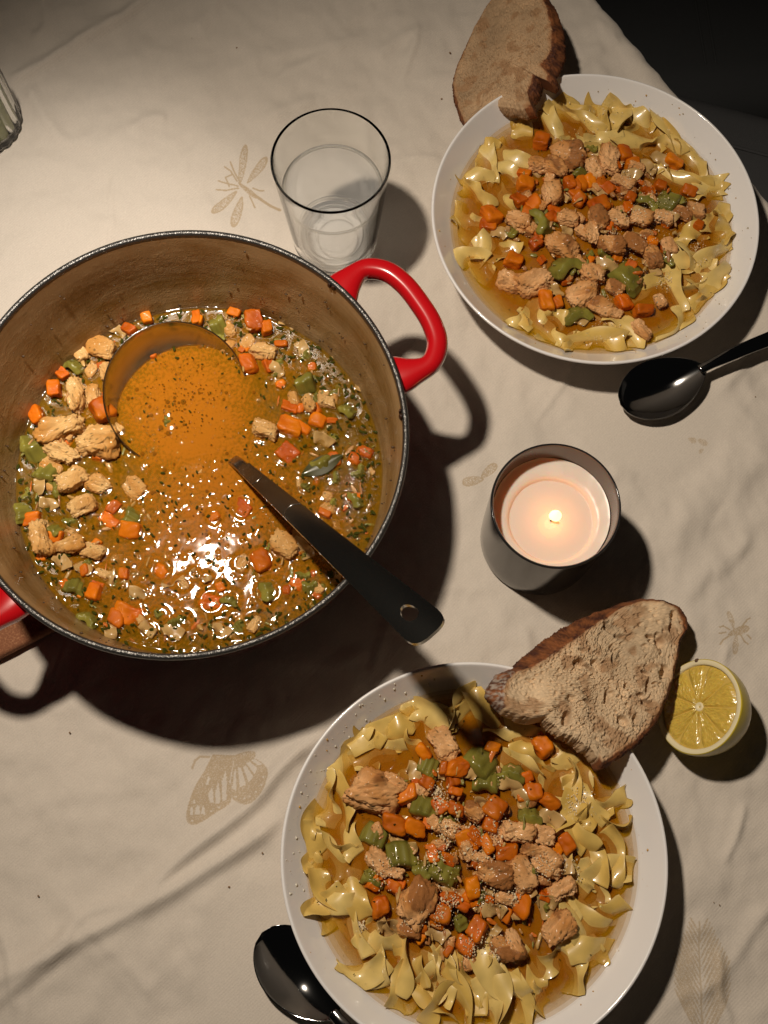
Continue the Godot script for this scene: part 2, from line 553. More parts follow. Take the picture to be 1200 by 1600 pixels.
func cloth_textures() -> Array:
	print_motifs()
	var col := PackedByteArray()
	var hgt := PackedByteArray()
	col.resize(PW * PH * 3)
	hgt.resize(PW * PH)
	var state := 12345
	for y in PH:
		for x in PW:
			var k := y * PW + x
			state = (state * 1103515245 + 12345) & 0x7fffffff
			var r := ((state >> 12) & 255) / 255.0 - 0.5
			var m := prints[k]
			var twill := 1.0 if (x + y) % 5 < 3 else 0.0
			var weave := 0.5 + 0.35 * r + (0.22 * twill if m < 0.3 else 0.3 * float((x - y + 9000) % 4 < 2))
			var tone := 1.0 + 0.05 * r + 0.018 * (twill - 0.5)
			col[k * 3] = int(clampf(lerpf(208.0, 178.0, m) * tone, 0, 255))
			col[k * 3 + 1] = int(clampf(lerpf(197.0, 156.0, m) * tone, 0, 255))
			col[k * 3 + 2] = int(clampf(lerpf(184.0, 127.0, m) * tone, 0, 255))
			hgt[k] = int(clampf(weave * 180.0 + m * 40.0, 0, 255))
	var a := Image.create_from_data(PW, PH, false, Image.FORMAT_RGB8, col)
	var h := Image.create_from_data(PW, PH, false, Image.FORMAT_L8, hgt)
	return [ImageTexture.create_from_image(a), ImageTexture.create_from_image(h)]

const TABLE_A0 := -0.5
const TABLE_A1 := 0.95
const TABLE_B1 := 0.95

func fold(t: float, top: float) -> Vector2:      # where a point lies that is t inside the edge (negative: over it), and how far down
	var r := 0.008
	if t >= r: return Vector2(t, top)
	var arc := r * PI * 0.5
	var s := r - t
	if s < arc: return Vector2(r - r * sin(s / r), top * (1.0 - s / arc) - r + r * cos(s / r))
	return Vector2(-0.03 * (s - arc), -r - (s - arc))

func build_cloth() -> void:
	crease([Vector2(-0.2449, 0.0952), Vector2(-0.2011, 0.0718), Vector2(-0.1677, 0.054), Vector2(-0.1339, 0.0351), Vector2(-0.0997, 0.0137), Vector2(-0.0729, -0.0046), Vector2(-0.0576, -0.0189)], 0.0046, 0.0048)
	crease([Vector2(-0.1457, 0.0363), Vector2(-0.1201, 0.0106), Vector2(-0.0974, -0.0076), Vector2(-0.0745, -0.0281), Vector2(-0.0556, -0.0529), Vector2(-0.0278, -0.0743)], 0.0046, 0.0052)
	crease([Vector2(-0.2356, 0.1056), Vector2(-0.1933, 0.0715), Vector2(-0.1801, 0.0488), Vector2(-0.1614, 0.0388), Vector2(-0.1401, 0.0324)], 0.0038, 0.0030)
	crease([Vector2(-0.1694, 0.0743), Vector2(-0.1482, 0.0514), Vector2(-0.1109, 0.0237)], 0.006, 0.0014)
	crease([Vector2(-0.1072, 0.0684), Vector2(-0.0963, 0.057), Vector2(-0.074, 0.0375), Vector2(-0.0588, 0.0256)], 0.007, 0.0012)
	crease([Vector2(-0.3021, -0.5516), Vector2(-0.2798, -0.5699), Vector2(-0.2527, -0.5929), Vector2(-0.2203, -0.617), Vector2(-0.1931, -0.6486)], 0.0045, 0.0040)
	crease([Vector2(-0.2878, -0.5551), Vector2(-0.2743, -0.5328), Vector2(-0.258, -0.5109), Vector2(-0.2424, -0.5015)], 0.004, 0.0016)
	crease([Vector2(-0.2889, -0.6441), Vector2(-0.2799, -0.6203), Vector2(-0.2811, -0.6052), Vector2(-0.2893, -0.5983)], 0.004, 0.0018)
	crease([Vector2(-0.2052, -0.5161), Vector2(-0.1916, -0.5262), Vector2(-0.1761, -0.5281)], 0.004, 0.0016)
	crease([Vector2(-0.2196, -0.4254), Vector2(-0.203, -0.4475), Vector2(-0.1977, -0.4803), Vector2(-0.1976, -0.5136)], 0.008, 0.0012)
	crease([Vector2(-0.2424, -0.5015), Vector2(-0.2235, -0.5057), Vector2(-0.2054, -0.5189)], 0.006, 0.0011)
	crease([Vector2(0.1883, -0.203), Vector2(0.2112, -0.2312), Vector2(0.2342, -0.253), Vector2(0.2804, -0.2808)], 0.012, 0.0024)
	crease([Vector2(0.2051, -0.3065), Vector2(0.2332, -0.3272), Vector2(0.2755, -0.3488)], 0.01, 0.0012)
	crease([Vector2(0.2288, -0.2319), Vector2(0.246, -0.2235), Vector2(0.273, -0.2337)], 0.01, 0.0016)
	crease([Vector2(0.2029, 0.0792), Vector2(0.2234, 0.0602), Vector2(0.2404, 0.0373), Vector2(0.2575, 0.0178)], 0.003, 0.0011)
	crease([Vector2(0.1464, -0.6399), Vector2(0.1662, -0.6168), Vector2(0.1903, -0.5825), Vector2(0.2041, -0.5485)], 0.006, 0.0016)
	crease([Vector2(0.1383, -0.5977), Vector2(0.156, -0.6104), Vector2(0.1712, -0.617)], 0.005, 0.0011)
	crease([Vector2(-0.0212, -0.3069), Vector2(0.0329, -0.314), Vector2(0.0689, -0.3402)], 0.01, 0.0008)
	crease([Vector2(-0.1021, -0.6528), Vector2(-0.0542, -0.6067), Vector2(0.0061, -0.5976), Vector2(0.0358, -0.6108)], 0.012, 0.001)
	for k in 95:
		var at := Vector2(rng.randf_range(-0.34, 0.3), rng.randf_range(-0.68, 0.12))
		var a := rng.randfn(-0.75, 0.45) if rng.randf() < 0.75 else rng.randf() * PI
		var pts := []
		var steps := rng.randi_range(3, 5)
		for j in steps:
			pts.push_back(at)
			a += rng.randfn(0.0, 0.22)
			at += Vector2.from_angle(a) * rng.randf_range(0.012, 0.026)
		crease(pts, rng.randf_range(0.0018, 0.0050), rng.randf_range(0.0005, 0.0014))
	var tex := cloth_textures()
	var b := Buf.new()
	var na := 520
	var nb := 420
	var spread := func(t: float, lo: float, a: float, b: float, hi: float) -> float:      # most rows where the cloth is flat and near
		return lerpf(lo, a, t / 0.06) if t < 0.06 else lerpf(a, b, (t - 0.06) / 0.87) if t < 0.93 else lerpf(b, hi, (t - 0.93) / 0.07)
	for y in nb + 1:
		var bb: float = spread.call(float(y) / nb, -0.2, -0.016, 0.78, TABLE_B1 + 0.2)
		for x in na + 1:
			var aa: float = spread.call(float(x) / na, TABLE_A0 - 0.15, -0.32, 0.72, TABLE_A1 + 0.15)
			var flat := EDGE_AT + EDGE_ALONG * clampf(aa, TABLE_A0, TABLE_A1) - EDGE_OUT * clampf(bb, 0.0, TABLE_B1)
			var top := cloth_height(flat)
			var fb := fold(bb, top) if bb < TABLE_B1 * 0.5 else fold(TABLE_B1 - bb, top)
			var fa := fold(aa - TABLE_A0, 0.0) if aa < 0.2 else fold(TABLE_A1 - aa, 0.0)
			var pa := TABLE_A0 + fa.x if aa < 0.2 else TABLE_A1 - fa.x
			var pb := fb.x if bb < TABLE_B1 * 0.5 else TABLE_B1 - fb.x
			var wob := 0.0015 * soft.get_noise_2d(aa * 2200.0, 7.0) if bb < 0.012 else 0.0
			var q := EDGE_AT + EDGE_ALONG * pa - EDGE_OUT * (pb + wob)
			b.vert(Vector3(q.x, minf(fb.y, top) + fa.y, q.y), Vector2((q.x - PX0) / PSX, (q.y - PZ0) / PSZ))
	for y in nb:
		for x in na:
			var k := y * (na + 1) + x
			b.quad(k, k + 1, k + na + 2, k + na + 1)
	var m := mat(Color.WHITE, 0.85)
	m.albedo_texture = tex[0]
	m.texture_repeat = false
	m.heightmap_enabled = true
	m.heightmap_texture = tex[1]
	m.heightmap_scale = 0.04
	m.rim_enabled = true
	m.rim = 0.25
	m.rim_tint = 0.6
	var o := put("tablecloth", b.mesh(), m)
	tag(o, "cream cotton tablecloth with woven tan insects and a fern, creased, covering the table", "tablecloth")

# ---------- the room that shows ----------
func build_table_and_chair() -> void:
	var turn := Basis(Vector3(EDGE_ALONG.x, 0, EDGE_ALONG.y), Vector3.UP, Vector3(-EDGE_OUT.x, 0, -EDGE_OUT.y).normalized())
	if turn.determinant() < 0.0: turn.x = -turn.x
	var mid := EDGE_AT + EDGE_ALONG * (TABLE_A0 + TABLE_A1) * 0.5 - EDGE_OUT * TABLE_B1 * 0.5
	var wood := mat(Color(0.16, 0.09, 0.045), 0.5)
	var t := thing("dining_table", Vector3(mid.x, -0.75, mid.y), "dark wooden dining table hidden under the cream tablecloth", "table")
	t.basis = turn
	put("tabletop", rounded_box(Vector3(TABLE_A1 - TABLE_A0 - 0.012, 0.03, TABLE_B1 - 0.012), 0.004), wood, t, Vector3(0, 0.732, 0))
	for sx in [-1.0, 1.0]:
		for sz in [-1.0, 1.0]:
			put("leg", rounded_box(Vector3(0.05, 0.717, 0.05), 0.006), wood, t, Vector3(sx * 0.62, 0.3585, sz * 0.38))
	var fl := put("floor", rounded_box(Vector3(4, 0.04, 4), 0.004), mat(Color(0.012, 0.012, 0.013), 0.8), self, Vector3(0, -0.77, -0.3))
	tag(fl, "dark floor under the table", "", "", "structure")
	# the seat tucked under the far side of the table, dark cloth with a stitched seam
	var cloth := mat(Color(0.10, 0.10, 0.103), 0.95)
	var grain := NoiseTexture2D.new()
	grain.width = 256
	grain.height = 256
	grain.seamless = true
	grain.noise = fine
	cloth.heightmap_enabled = true
	cloth.heightmap_texture = grain
	cloth.heightmap_scale = 0.06
	cloth.uv1_triplanar = true
	cloth.uv1_scale = Vector3.ONE * 40.0
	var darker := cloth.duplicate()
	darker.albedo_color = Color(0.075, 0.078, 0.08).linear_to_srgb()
	var c := thing("upholstered_chair", Vector3(0.3499, -0.285, -0.7727), "charcoal cloth seat of a chair pushed up to the table's edge", "chair")
	c.position.y = -0.75
	c.rotation.y = -0.26
	put("seat", rounded_box(Vector3(0.56, 0.09, 0.42), 0.03, 6), cloth, c, Vector3(0.0, 0.42, 0.20))
	put("seam", seam_line(), cloth, c, Vector3(0.0, 0.4655, 0.05))
	for sx in [-1.0, 1.0]:
		for sz in [-1.0, 1.0]:
			put("leg", rounded_box(Vector3(0.035, 0.38, 0.035), 0.004), mat(Color(0.02, 0.018, 0.016), 0.5), c, Vector3(sx * 0.24, 0.19, 0.20 + sz * 0.17))
	put("backrest", rounded_box(Vector3(0.06, 0.42, 0.42), 0.025, 6), cloth, c, Vector3(0.31, 0.66, 0.20))
	var s := thing("bench", Vector3(0.3597, -0.34, -0.9359), "long black cloth bench beyond the table, in deep shade", "bench")
	s.position.y = -0.75
	s.rotation.y = 0.12
	put("cushion", rounded_box(Vector3(0.8, 0.14, 0.5), 0.05, 6), darker, s, Vector3(0.12, 0.33, -0.14))
	put("base", rounded_box(Vector3(0.76, 0.26, 0.46), 0.01), darker, s, Vector3(0.12, 0.131, -0.14))
	for k in 2:
		var bar := Buf.new()
		tube(bar, [Vector3(0, 0, -0.22), Vector3(0.004, 0.001, 0), Vector3(0, 0, 0.2)], [0.0015, 0.0015, 0.0015], [0.001, 0.001, 0.001], Vector3.UP, 6)
		put("seam", bar.mesh(), darker, s, Vector3(-0.02 + k * 0.012, 0.4003, -0.14))

func seam_line() -> ArrayMesh:
	var b := Buf.new()
	tube(b, [Vector3(-0.14, 0, 0), Vector3(0, 0.001, 0), Vector3(0.14, 0, 0)], [0.002, 0.002, 0.002], [0.001, 0.001, 0.001], Vector3.UP, 6)
	return b.mesh()

func build_lamp() -> void:
	var t := thing("pendant_lamp", LAMP, "round pendant lamp bulb under a dark shade hanging above the pot", "lamp")
	var b := Buf.new()
	lathe(b, [Vector2(0.17, 0.005), Vector2(0.172, 0.008), Vector2(0.13, 0.085), Vector2(0.05, 0.125), Vector2(0.02, 0.16), Vector2(0.018, 0.16), Vector2(0.047, 0.12), Vector2(0.127, 0.081), Vector2(0.168, 0.007), Vector2(0.17, 0.005)], 64)
	put("lamp_shade", finish(b), mat(Color(0.03, 0.03, 0.03), 0.4), t)
	var m := mat(Color(1, 0.95, 0.85), 0.4)
	m.emission_enabled = true
	m.emission = Color(1.0, 0.88, 0.7)
	m.emission_energy_multiplier = 6.0
	put("bulb", ball(0.03, 1.0, 32), m, t)
	var cord := Buf.new()
	tube(cord, [Vector3(0, 0.15, 0), Vector3(0, 0.6, 0), Vector3(0, 1.1, 0)], [0.003, 0.003, 0.003], [0.003, 0.003, 0.003], Vector3(0, 0, 1), 10)
	put("cord", cord.mesh(), mat(Color(0.02, 0.02, 0.02), 0.6), t)

# ---------- pot, trivet and ladle ----------
const HANDLE_TURN := -0.602     # of the handle by the glass, from +x towards -z

func enamel(col: Color) -> StandardMaterial3D:
	var m := mat(col, 0.22)
	m.clearcoat_enabled = true
	m.clearcoat = 1.0
	m.clearcoat_roughness = 0.06
	return m

func lining_texture() -> ImageTexture:
	var w := 1024
	var h := 160
	var im := Image.create(w, h, false, Image.FORMAT_RGB8)
	for y in h:
		for x in w:
			var a := TAU * x / w
			var up := 1.0 - float(y) / h      # 0 at the floor, 1 at the rim
			var q := Vector3(cos(a), sin(a), 0) * 60.0
			var ring := fine.get_noise_3d(q.x * 0.35, q.y * 0.35, up * 260.0)
			var drip := fine.get_noise_3d(q.x * 5.0, q.y * 5.0, up * 60.0)
			var blot := soft.get_noise_3d(q.x * 2.0, q.y * 2.0, up * 160.0)
			var stain := clampf(0.64 + 0.22 * ring + 0.12 * drip + 0.6 * blot - 0.9 * maxf(up - 0.72, 0.0) * 2.2, 0.0, 1.0)
			var c := Color(0.47, 0.32, 0.165).lerp(Color(0.21, 0.105, 0.022), stain)
			im.set_pixel(x, y, c.linear_to_srgb())
	return ImageTexture.create_from_image(im)

func lining_relief() -> ImageTexture:
	var w := 2048
	var h := 256
	var bytes := PackedByteArray()
	bytes.resize(w * h)
	for y in h:
		for x in w:
			var a := TAU * x / w
			var n := fine.get_noise_3d(cos(a) * 900.0, sin(a) * 900.0, y * 3.0)
			var l := soft.get_noise_3d(cos(a) * 700.0, sin(a) * 700.0, y * 2.2)
			var grow := 1.0 - smoothstep(0.72, 0.95, 1.0 - float(y) / h)
			bytes[y * w + x] = int(clampf(110.0 + 260.0 * (maxf(n - 0.22, 0.0) * 0.8 + maxf(l, 0.0) * 0.25) * (0.3 + 0.7 * grow), 0.0, 255.0))
	return ImageTexture.create_from_image(Image.create_from_data(w, h, false, Image.FORMAT_L8, bytes))

func build_pot() -> void:
	var t := thing("dutch_oven", POT + Vector3(0, 0.0095, 0), "open red enamelled iron pot of chunky soup with a ladle standing in it", "pot")
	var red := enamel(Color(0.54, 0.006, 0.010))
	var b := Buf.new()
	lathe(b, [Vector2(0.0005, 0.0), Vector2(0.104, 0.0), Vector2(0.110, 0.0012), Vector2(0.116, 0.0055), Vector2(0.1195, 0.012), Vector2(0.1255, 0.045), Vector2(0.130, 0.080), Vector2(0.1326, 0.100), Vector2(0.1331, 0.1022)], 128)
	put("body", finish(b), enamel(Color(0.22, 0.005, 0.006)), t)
	# the bare iron rim
	var iron := mat(Color(0.10, 0.095, 0.09), 0.32, 0.75)
	var speck := NoiseTexture2D.new()
	speck.width = 256
	speck.height = 256
	speck.seamless = true
	speck.noise = fine
	iron.heightmap_enabled = true
	iron.heightmap_texture = speck
	iron.heightmap_scale = 0.03
	iron.uv1_triplanar = true
	iron.uv1_scale = Vector3.ONE * 30.0
	b = Buf.new()
	lathe(b, [Vector2(0.1331, 0.1020), Vector2(0.1346, 0.1032), Vector2(0.1351, 0.1048), Vector2(0.1348, 0.1062), Vector2(0.1338, 0.1069), Vector2(0.1325, 0.1069), Vector2(0.1316, 0.1062), Vector2(0.1312, 0.1048), Vector2(0.1311, 0.103)], 160)
	put("rim", finish(b), iron, t)
	# the sand-coloured lining with dried soup on it
	b = Buf.new()
	var prof := curve([Vector2(0.1311, 0.1032), Vector2(0.1290, 0.085), Vector2(0.1262, 0.060), Vector2(0.1215, 0.035), Vector2(0.1175, 0.018), Vector2(0.112, 0.010), Vector2(0.100, 0.0072), Vector2(0.05, 0.007), Vector2(0.0005, 0.007)], 12)
	lathe(b, prof, 300)
	for k in b.t.size():
		b.t[k] = Vector2(b.t[k].x, clampf(1.0 - (b.v[k].y - 0.005) / 0.098, 0.0, 1.0))
	var lin := mat(Color.WHITE, 0.42)
	lin.albedo_texture = lining_texture()
	lin.clearcoat_enabled = true
	lin.clearcoat = 0.35
	lin.clearcoat_roughness = 0.25
	lin.heightmap_enabled = true
	lin.heightmap_texture = lining_relief()
	lin.heightmap_scale = 0.1
	put("lining", finish(b), lin, t)
	# crumbs of dried soup on the lining
	var bits := []
	for k in 130:
		var a := rng.randf() * TAU
		var y := 0.032 + 0.068 * pow(rng.randf(), 1.5)
		var r := 0.1216 + 0.0088 * (y - 0.035) / 0.068 - 0.0002
		var s := rng.randf_range(0.3, 1.0)
		bits.push_back(Transform3D(Basis.from_euler(Vector3(rng.randf() * 6, rng.randf() * 6, 0)).scaled(Vector3(s * 1.5, s, s)), Vector3(cos(a) * r, y, sin(a) * r)))
	many("dried_specks", ball(0.0009, 0.7, 8), mat(Color(0.07, 0.035, 0.012), 0.5), bits, t)
	# burnt drips by the handle's two roots
	for d in [[-0.86, 0.0022], [-0.885, 0.0015], [-0.12, 0.0026], [-0.15, 0.0015]]:
		var m := chunk(Vector3(d[1], d[1] * 2.6, d[1] * 1.6), 6, 2.5, 0.0004, 0.5, 0.0, func(_p, _l, f): return Color(0.035, 0.012, 0.006) * (1.0 + f))
		put("burnt_drip", m, tinted(0.5), t, Vector3(cos(d[0]) * 0.1306, 0.1045, sin(d[0]) * 0.1306), Basis(Vector3.UP, -d[0]))
	# two loop handles
	for side in 2:
		var ang := HANDLE_TURN + PI * side
		var path := curve([Vector3(0.1285, 0.094, -0.0325), Vector3(0.139, 0.0952, -0.0365), Vector3(0.152, 0.0962, -0.0380), Vector3(0.1625, 0.0966, -0.0295), Vector3(0.1672, 0.0968, -0.016), Vector3(0.1682, 0.0968, 0.0), Vector3(0.1672, 0.0968, 0.016), Vector3(0.1625, 0.0966, 0.0295), Vector3(0.152, 0.0962, 0.0380), Vector3(0.139, 0.0952, 0.0365), Vector3(0.1285, 0.094, 0.0325)], 5)
		var wide := []
		var high := []
		for k in path.size():
			var e := absf(2.0 * k / (path.size() - 1) - 1.0)
			var flare := smoothstep(0.62, 1.0, e)
			wide.push_back(0.0065 + 0.0068 * flare)
			high.push_back(0.0062 + 0.0010 * flare)
		var hb := Buf.new()
		tube(hb, path, wide, high, Vector3.UP, 24, 2.3)
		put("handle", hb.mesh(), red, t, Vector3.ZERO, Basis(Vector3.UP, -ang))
	# cork trivet
	var tv := thing("cork_trivet", Vector3(-0.2065, 0, -0.2334), "brown cork trivet under the red pot, one edge showing below its handle", "trivet")
	tv.rotation.y = 0.525
	var cork := mat(Color.WHITE, 0.9)
	var cn := NoiseTexture2D.new()
	cn.width = 512
	cn.height = 512
	cn.seamless = true
	cn.noise = cells
	var ramp := Gradient.new()
	ramp.set_color(0, Color(0.36, 0.15, 0.07).linear_to_srgb())
	ramp.set_color(1, Color(0.50, 0.25, 0.12).linear_to_srgb())
	ramp.add_point(0.35, Color(0.22, 0.08, 0.035).linear_to_srgb())
	cn.color_ramp = ramp
	cork.albedo_texture = cn
	cork.heightmap_enabled = true
	cork.heightmap_texture = cn
	cork.heightmap_scale = 0.05
	cork.uv1_triplanar = true
	cork.uv1_scale = Vector3.ONE * 14.0
	var off := 0.075
	put("cork_slab", rounded_box(Vector3(0.26, 0.0095, 0.17), 0.0035, 4), cork, tv, Vector3(0, 0.00475, 0))

func disc(radius: float, level: float, rings: int, seg: int, rise: Callable) -> ArrayMesh:     # a liquid's surface
	var b := Buf.new()
	var mid := b.vert(Vector3(0, level + rise.call(0.0, 0.0), 0), Vector2(0.5, 0.5))
	for k in range(1, rings + 1):
		var r := radius * k / rings
		for j in seg:
			var a := TAU * j / seg
			var x := cos(a) * r
			var z := sin(a) * r
			b.vert(Vector3(x, level + rise.call(x, z), z), Vector2(0.5 + 0.5 * x / radius, 0.5 + 0.5 * z / radius))
	for j in seg:
		b.tri(mid, 1 + (j + 1) % seg, 1 + j)
	for k in rings - 1:
		for j in seg:
			var p := 1 + k * seg + j
			var q := 1 + k * seg + (j + 1) % seg
			b.quad(p, q, q + seg, p + seg)
	return b.mesh()

func broth_texture(size: int, thin: Color, thick: Color, a0: float, a1: float, scale: float, murk: Callable, rough := 0.25) -> ImageTexture:
	var im := Image.create(size, size, false, Image.FORMAT_RGBA8)
	for y in size:
		for x in size:
			var u := Vector2(x + 0.5, y + 0.5) / size * 2.0 - Vector2.ONE
			var n := 0.5 + 0.5 * soft.get_noise_2d(x * scale, y * scale) + rough * fine.get_noise_2d(x * scale * 1.1, y * scale * 1.1)
			var m: float = clampf(murk.call(u) + (n - 0.5) * 0.5, 0.0, 1.0)
			var c := thin.lerp(thick, m).linear_to_srgb()
			c.a = lerpf(a0, a1, m)
			im.set_pixel(x, y, c)
	return ImageTexture.create_from_image(im)

func broth_mat(tex: Texture2D, alpha: float) -> StandardMaterial3D:
	var m := mat(Color.WHITE, 0.5)
	m.albedo_texture = tex
	m.transparency = BaseMaterial3D.TRANSPARENCY_ALPHA
	m.albedo_color.a = alpha
	m.texture_repeat = false
	m.metallic_specular = 0.0
	return m

# pieces of food that have been set down: x, z, radius, height of the middle, half height
var laid := []

func top_at(x: float, z: float, low: float) -> float:
	var best := low
	for p in laid:
		var d: float = Vector2(x - p[0], z - p[1]).length() / p[2]
		if d < 1.0:
			best = maxf(best, p[3] + p[4] * sqrt(1.0 - d * d))
	return best

func meat_color(p: Vector3, low: float, f: float) -> Color:
	var c := Color(0.88, 0.50, 0.225).lerp(Color(0.64, 0.275, 0.075), clampf(0.45 + low * 1.3 + f * 0.5, 0.0, 1.0))
	if low > 0.3: c = c.lerp(Color(0.30, 0.11, 0.035), 0.7)
	var speck := fine.get_noise_3dv(p * 2600.0)
	if speck > 0.52: c = c.lerp(Color(0.05, 0.045, 0.015), 0.8)
	return c

func pale_meat(p: Vector3, low: float, f: float) -> Color:
	var c := Color(0.80, 0.50, 0.20).lerp(Color(0.62, 0.29, 0.07), clampf(0.4 + low * 1.2 + f * 0.5, 0.0, 1.0))
	if fine.get_noise_3dv(p * 2600.0) > 0.5: c = c.lerp(Color(0.10, 0.07, 0.02), 0.8)
	return c

var carrot_tone := 1.0

func carrot_color(_p: Vector3, low: float, f: float) -> Color:
	var k := carrot_tone * (1.0 + low * 0.4 + f * 0.25)
	return Color(0.62 * k, (0.125 + 0.05 * low) * k * (0.85 + 0.3 * carrot_tone), 0.006 * k)

func food(kind: String, rows: Array, mid: Vector3, r: float, level: float, where: String, group: String, m: Dictionary, mound: float) -> void:
	for row in rows:
		var x: float = row[0]
		var z: float = row[1]
		var long: float = row[2] * 0.001
		var ang: float = deg_to_rad(row[3])
		var lift: float = (row[4] if row.size() > 4 else 0.0) * 0.001
		var d := Vector2(x - mid.x, z - mid.z).length() / r
		if mound > 0.0: lift *= 0.8
		lift += mound * maxf(0.0, 1.0 - d * d * 2.0)
		var turn := Basis(Vector3.UP, -ang) * Basis.from_euler(Vector3(rng.randf_range(-.35, .35), 0, rng.randf_range(-.22, .22)))
		var mesh: ArrayMesh
		var half := long * 0.35
		var looks := ""
		var called := kind
		match kind:
			"chicken":
				var s := Vector3(long, long * rng.randf_range(0.5, 0.68), long * rng.randf_range(0.55, 0.8))
				mesh = chunk(s * Vector3(0.95, 0.95, rng.randf_range(0.75, 1.05)), 18, rng.randf_range(2.8, 5.0), long * 0.095, 1.25, 0.78, pale_meat if m.has("pale") else meat_color)
				looks = "large torn chicken piece" if long > 0.021 else "browned chicken cube" if long > 0.014 else "small chicken shred"
				called = "chicken_piece"
				half = s.y * 0.5
			"carrot":
				var s := Vector3(long, long * rng.randf_range(0.6, 0.85), long * rng.randf_range(0.65, 0.9))
				carrot_tone = rng.randf_range(0.72, 1.12)
				mesh = chunk(s * Vector3(rng.randf_range(0.7, 0.95), 0.85, rng.randf_range(0.65, 0.95)), 11, rng.randf_range(3.4, 7.5), long * 0.065, 0.6, 0.4, carrot_color)
				looks = "thick orange carrot chunk" if long > 0.0145 else "orange carrot cube" if long > 0.0105 else "little orange carrot dice"
				called = "carrot_piece"
				half = s.y * 0.5
			"celery":
				mesh = celery(long * 0.46, long * rng.randf_range(0.5, 0.9), long * 0.3, rng.randf_range(1.3, 2.7))
				looks = "wide curved celery slice" if long > 0.016 else "celery slice"
				called = "celery_slice"
				half = long * 0.3
				turn = Basis(Vector3.UP, -ang) * Basis.from_euler(Vector3(rng.randf_range(-1.2, -0.2), 0, rng.randf_range(-.3, .3)))
			"onion":
				mesh = ribbon(long, long * 0.6, 0.0008, 0.5, 0.9, 0.0012, 0.0012, Color(0.56, 0.35, 0.13))
				looks = "soft translucent onion flake"
				called = "onion_flake"
				half = 0.001
			"noodle":
				var bent: float = row[5] if row.size() > 5 else rng.randf_range(-1.9, 1.9)
				var tint := Color(0.69, 0.45, 0.105).lerp(Color(0.80, 0.58, 0.195), rng.randf())
				half = 0.003
				lift = lift * 0.7 - 0.0024
				turn = Basis(Vector3.UP, -ang) * Basis.from_euler(Vector3(rng.randf_range(-.45, .45), 0, rng.randf_range(-.09, .09)))
				var here := Vector3(x, level + lift, z)
				var inside := func(p: Vector3) -> Vector3:      # a noodle lies against the bowl's wall, not through it
					var q := here + turn * p
					q.y = maxf(q.y, 0.0100)
					var flat := Vector2(q.x - mid.x, q.z - mid.z)
					var most := bowl_radius(q.y) - 0.0014
					if flat.length() > most:
						flat = flat.normalized() * most
					return turn.inverse() * (Vector3(mid.x + flat.x, q.y, mid.z + flat.y) - here)
				mesh = ribbon(long * 1.2, rng.randf_range(0.0122, 0.0158), 0.0009, rng.randf_range(0.35, 0.95), bent, rng.randf_range(0.0008, 0.0026), rng.randf_range(0.0020, 0.0036), tint, inside)
				looks = "tightly curled noodle" if absf(bent) > 1.9 else "long wavy noodle" if long > 0.031 else "short ruffled noodle"
				called = "egg_noodle"
		var y := level + lift
		laid.push_back([x, z, long * 0.5, y, half, kind])
		var o := put(called, mesh, m[kind], self, Vector3(x, y, z), turn)
		tag(o, unique("%s, %s, %s" % [looks, whereabouts(mid, r, x, z), where], x, z), "noodle" if kind == "noodle" else "chicken" if kind == "chicken" else "vegetable", group % called.replace("_", " "))

func scatter(n: int, mid: Vector3, r: float, level: float, size: Vector2, avoid = null) -> Array:
	var out := []
	while out.size() < n:
		var a := rng.randf() * TAU
		var q := sqrt(rng.randf()) * r
		var x := mid.x + cos(a) * q
		var z := mid.z + sin(a) * q
		if avoid != null and avoid.call(x, z): continue
		var s := rng.randf_range(size.x, size.y)
		out.push_back(Transform3D(Basis(Vector3.UP, rng.randf() * TAU).scaled(Vector3(s, s, s)), Vector3(x, level, z)))
	return out

var foods := {}

func menisci(mid: Vector3, r: float, level: float, drops: int) -> PackedFloat32Array:      # how the liquid creeps up what stands in it, and small domes of fat
	var n := 520
	var out := PackedFloat32Array()
	out.resize(n * n)
	var stamps := []
	for p in laid:
		if p[3] + p[4] > level - 0.0002 and p[3] - p[4] < level and Vector2(p[0] - mid.x, p[1] - mid.z).length() < r:
			stamps.push_back([p[0] - mid.x, p[1] - mid.z, p[2] * 0.78, 0.0021, 0.0004])
	for k in drops:
		var a := rng.randf() * TAU
		var q := r * sqrt(rng.randf()) * 0.97
		stamps.push_back([cos(a) * q, sin(a) * q, 0.0, rng.randf_range(0.0006, 0.0022), rng.randf_range(0.0001, 0.0003)])
	for s in stamps:
		var reach: float = s[2] + s[3] * 2.5
		var lo := ((Vector2(s[0], s[1]) - Vector2.ONE * reach) / r * 0.5 + Vector2.ONE * 0.5) * n
		var hi := ((Vector2(s[0], s[1]) + Vector2.ONE * reach) / r * 0.5 + Vector2.ONE * 0.5) * n
		for y in range(maxi(0, int(lo.y)), mini(n - 1, int(hi.y)) + 1):
			for x in range(maxi(0, int(lo.x)), mini(n - 1, int(hi.x)) + 1):
				var d := (Vector2(x + 0.5, y + 0.5) / n * 2.0 - Vector2.ONE) * r - Vector2(s[0], s[1])
				var e: float = (d.length() - s[2]) / s[3]
				out[y * n + x] = maxf(out[y * n + x], s[4] * exp(-e * e))
	return out

func skin_at(skin: PackedFloat32Array, r: float, x: float, z: float) -> float:
	var n := 520
	var p := (Vector2(x, z) / r * 0.5 + Vector2.ONE * 0.5) * n - Vector2.ONE * 0.5
	var i := clampi(int(p.x), 0, n - 2)
	var j := clampi(int(p.y), 0, n - 2)
	var f := Vector2(clampf(p.x - i, 0, 1), clampf(p.y - j, 0, 1))
	var k := j * n + i
	return lerpf(lerpf(skin[k], skin[k + 1], f.x), lerpf(skin[k + n], skin[k + n + 1], f.x), f.y)

func matte() -> StandardMaterial3D:
	var m := tinted(0.8)
	m.metallic_specular = 0.12
	return m

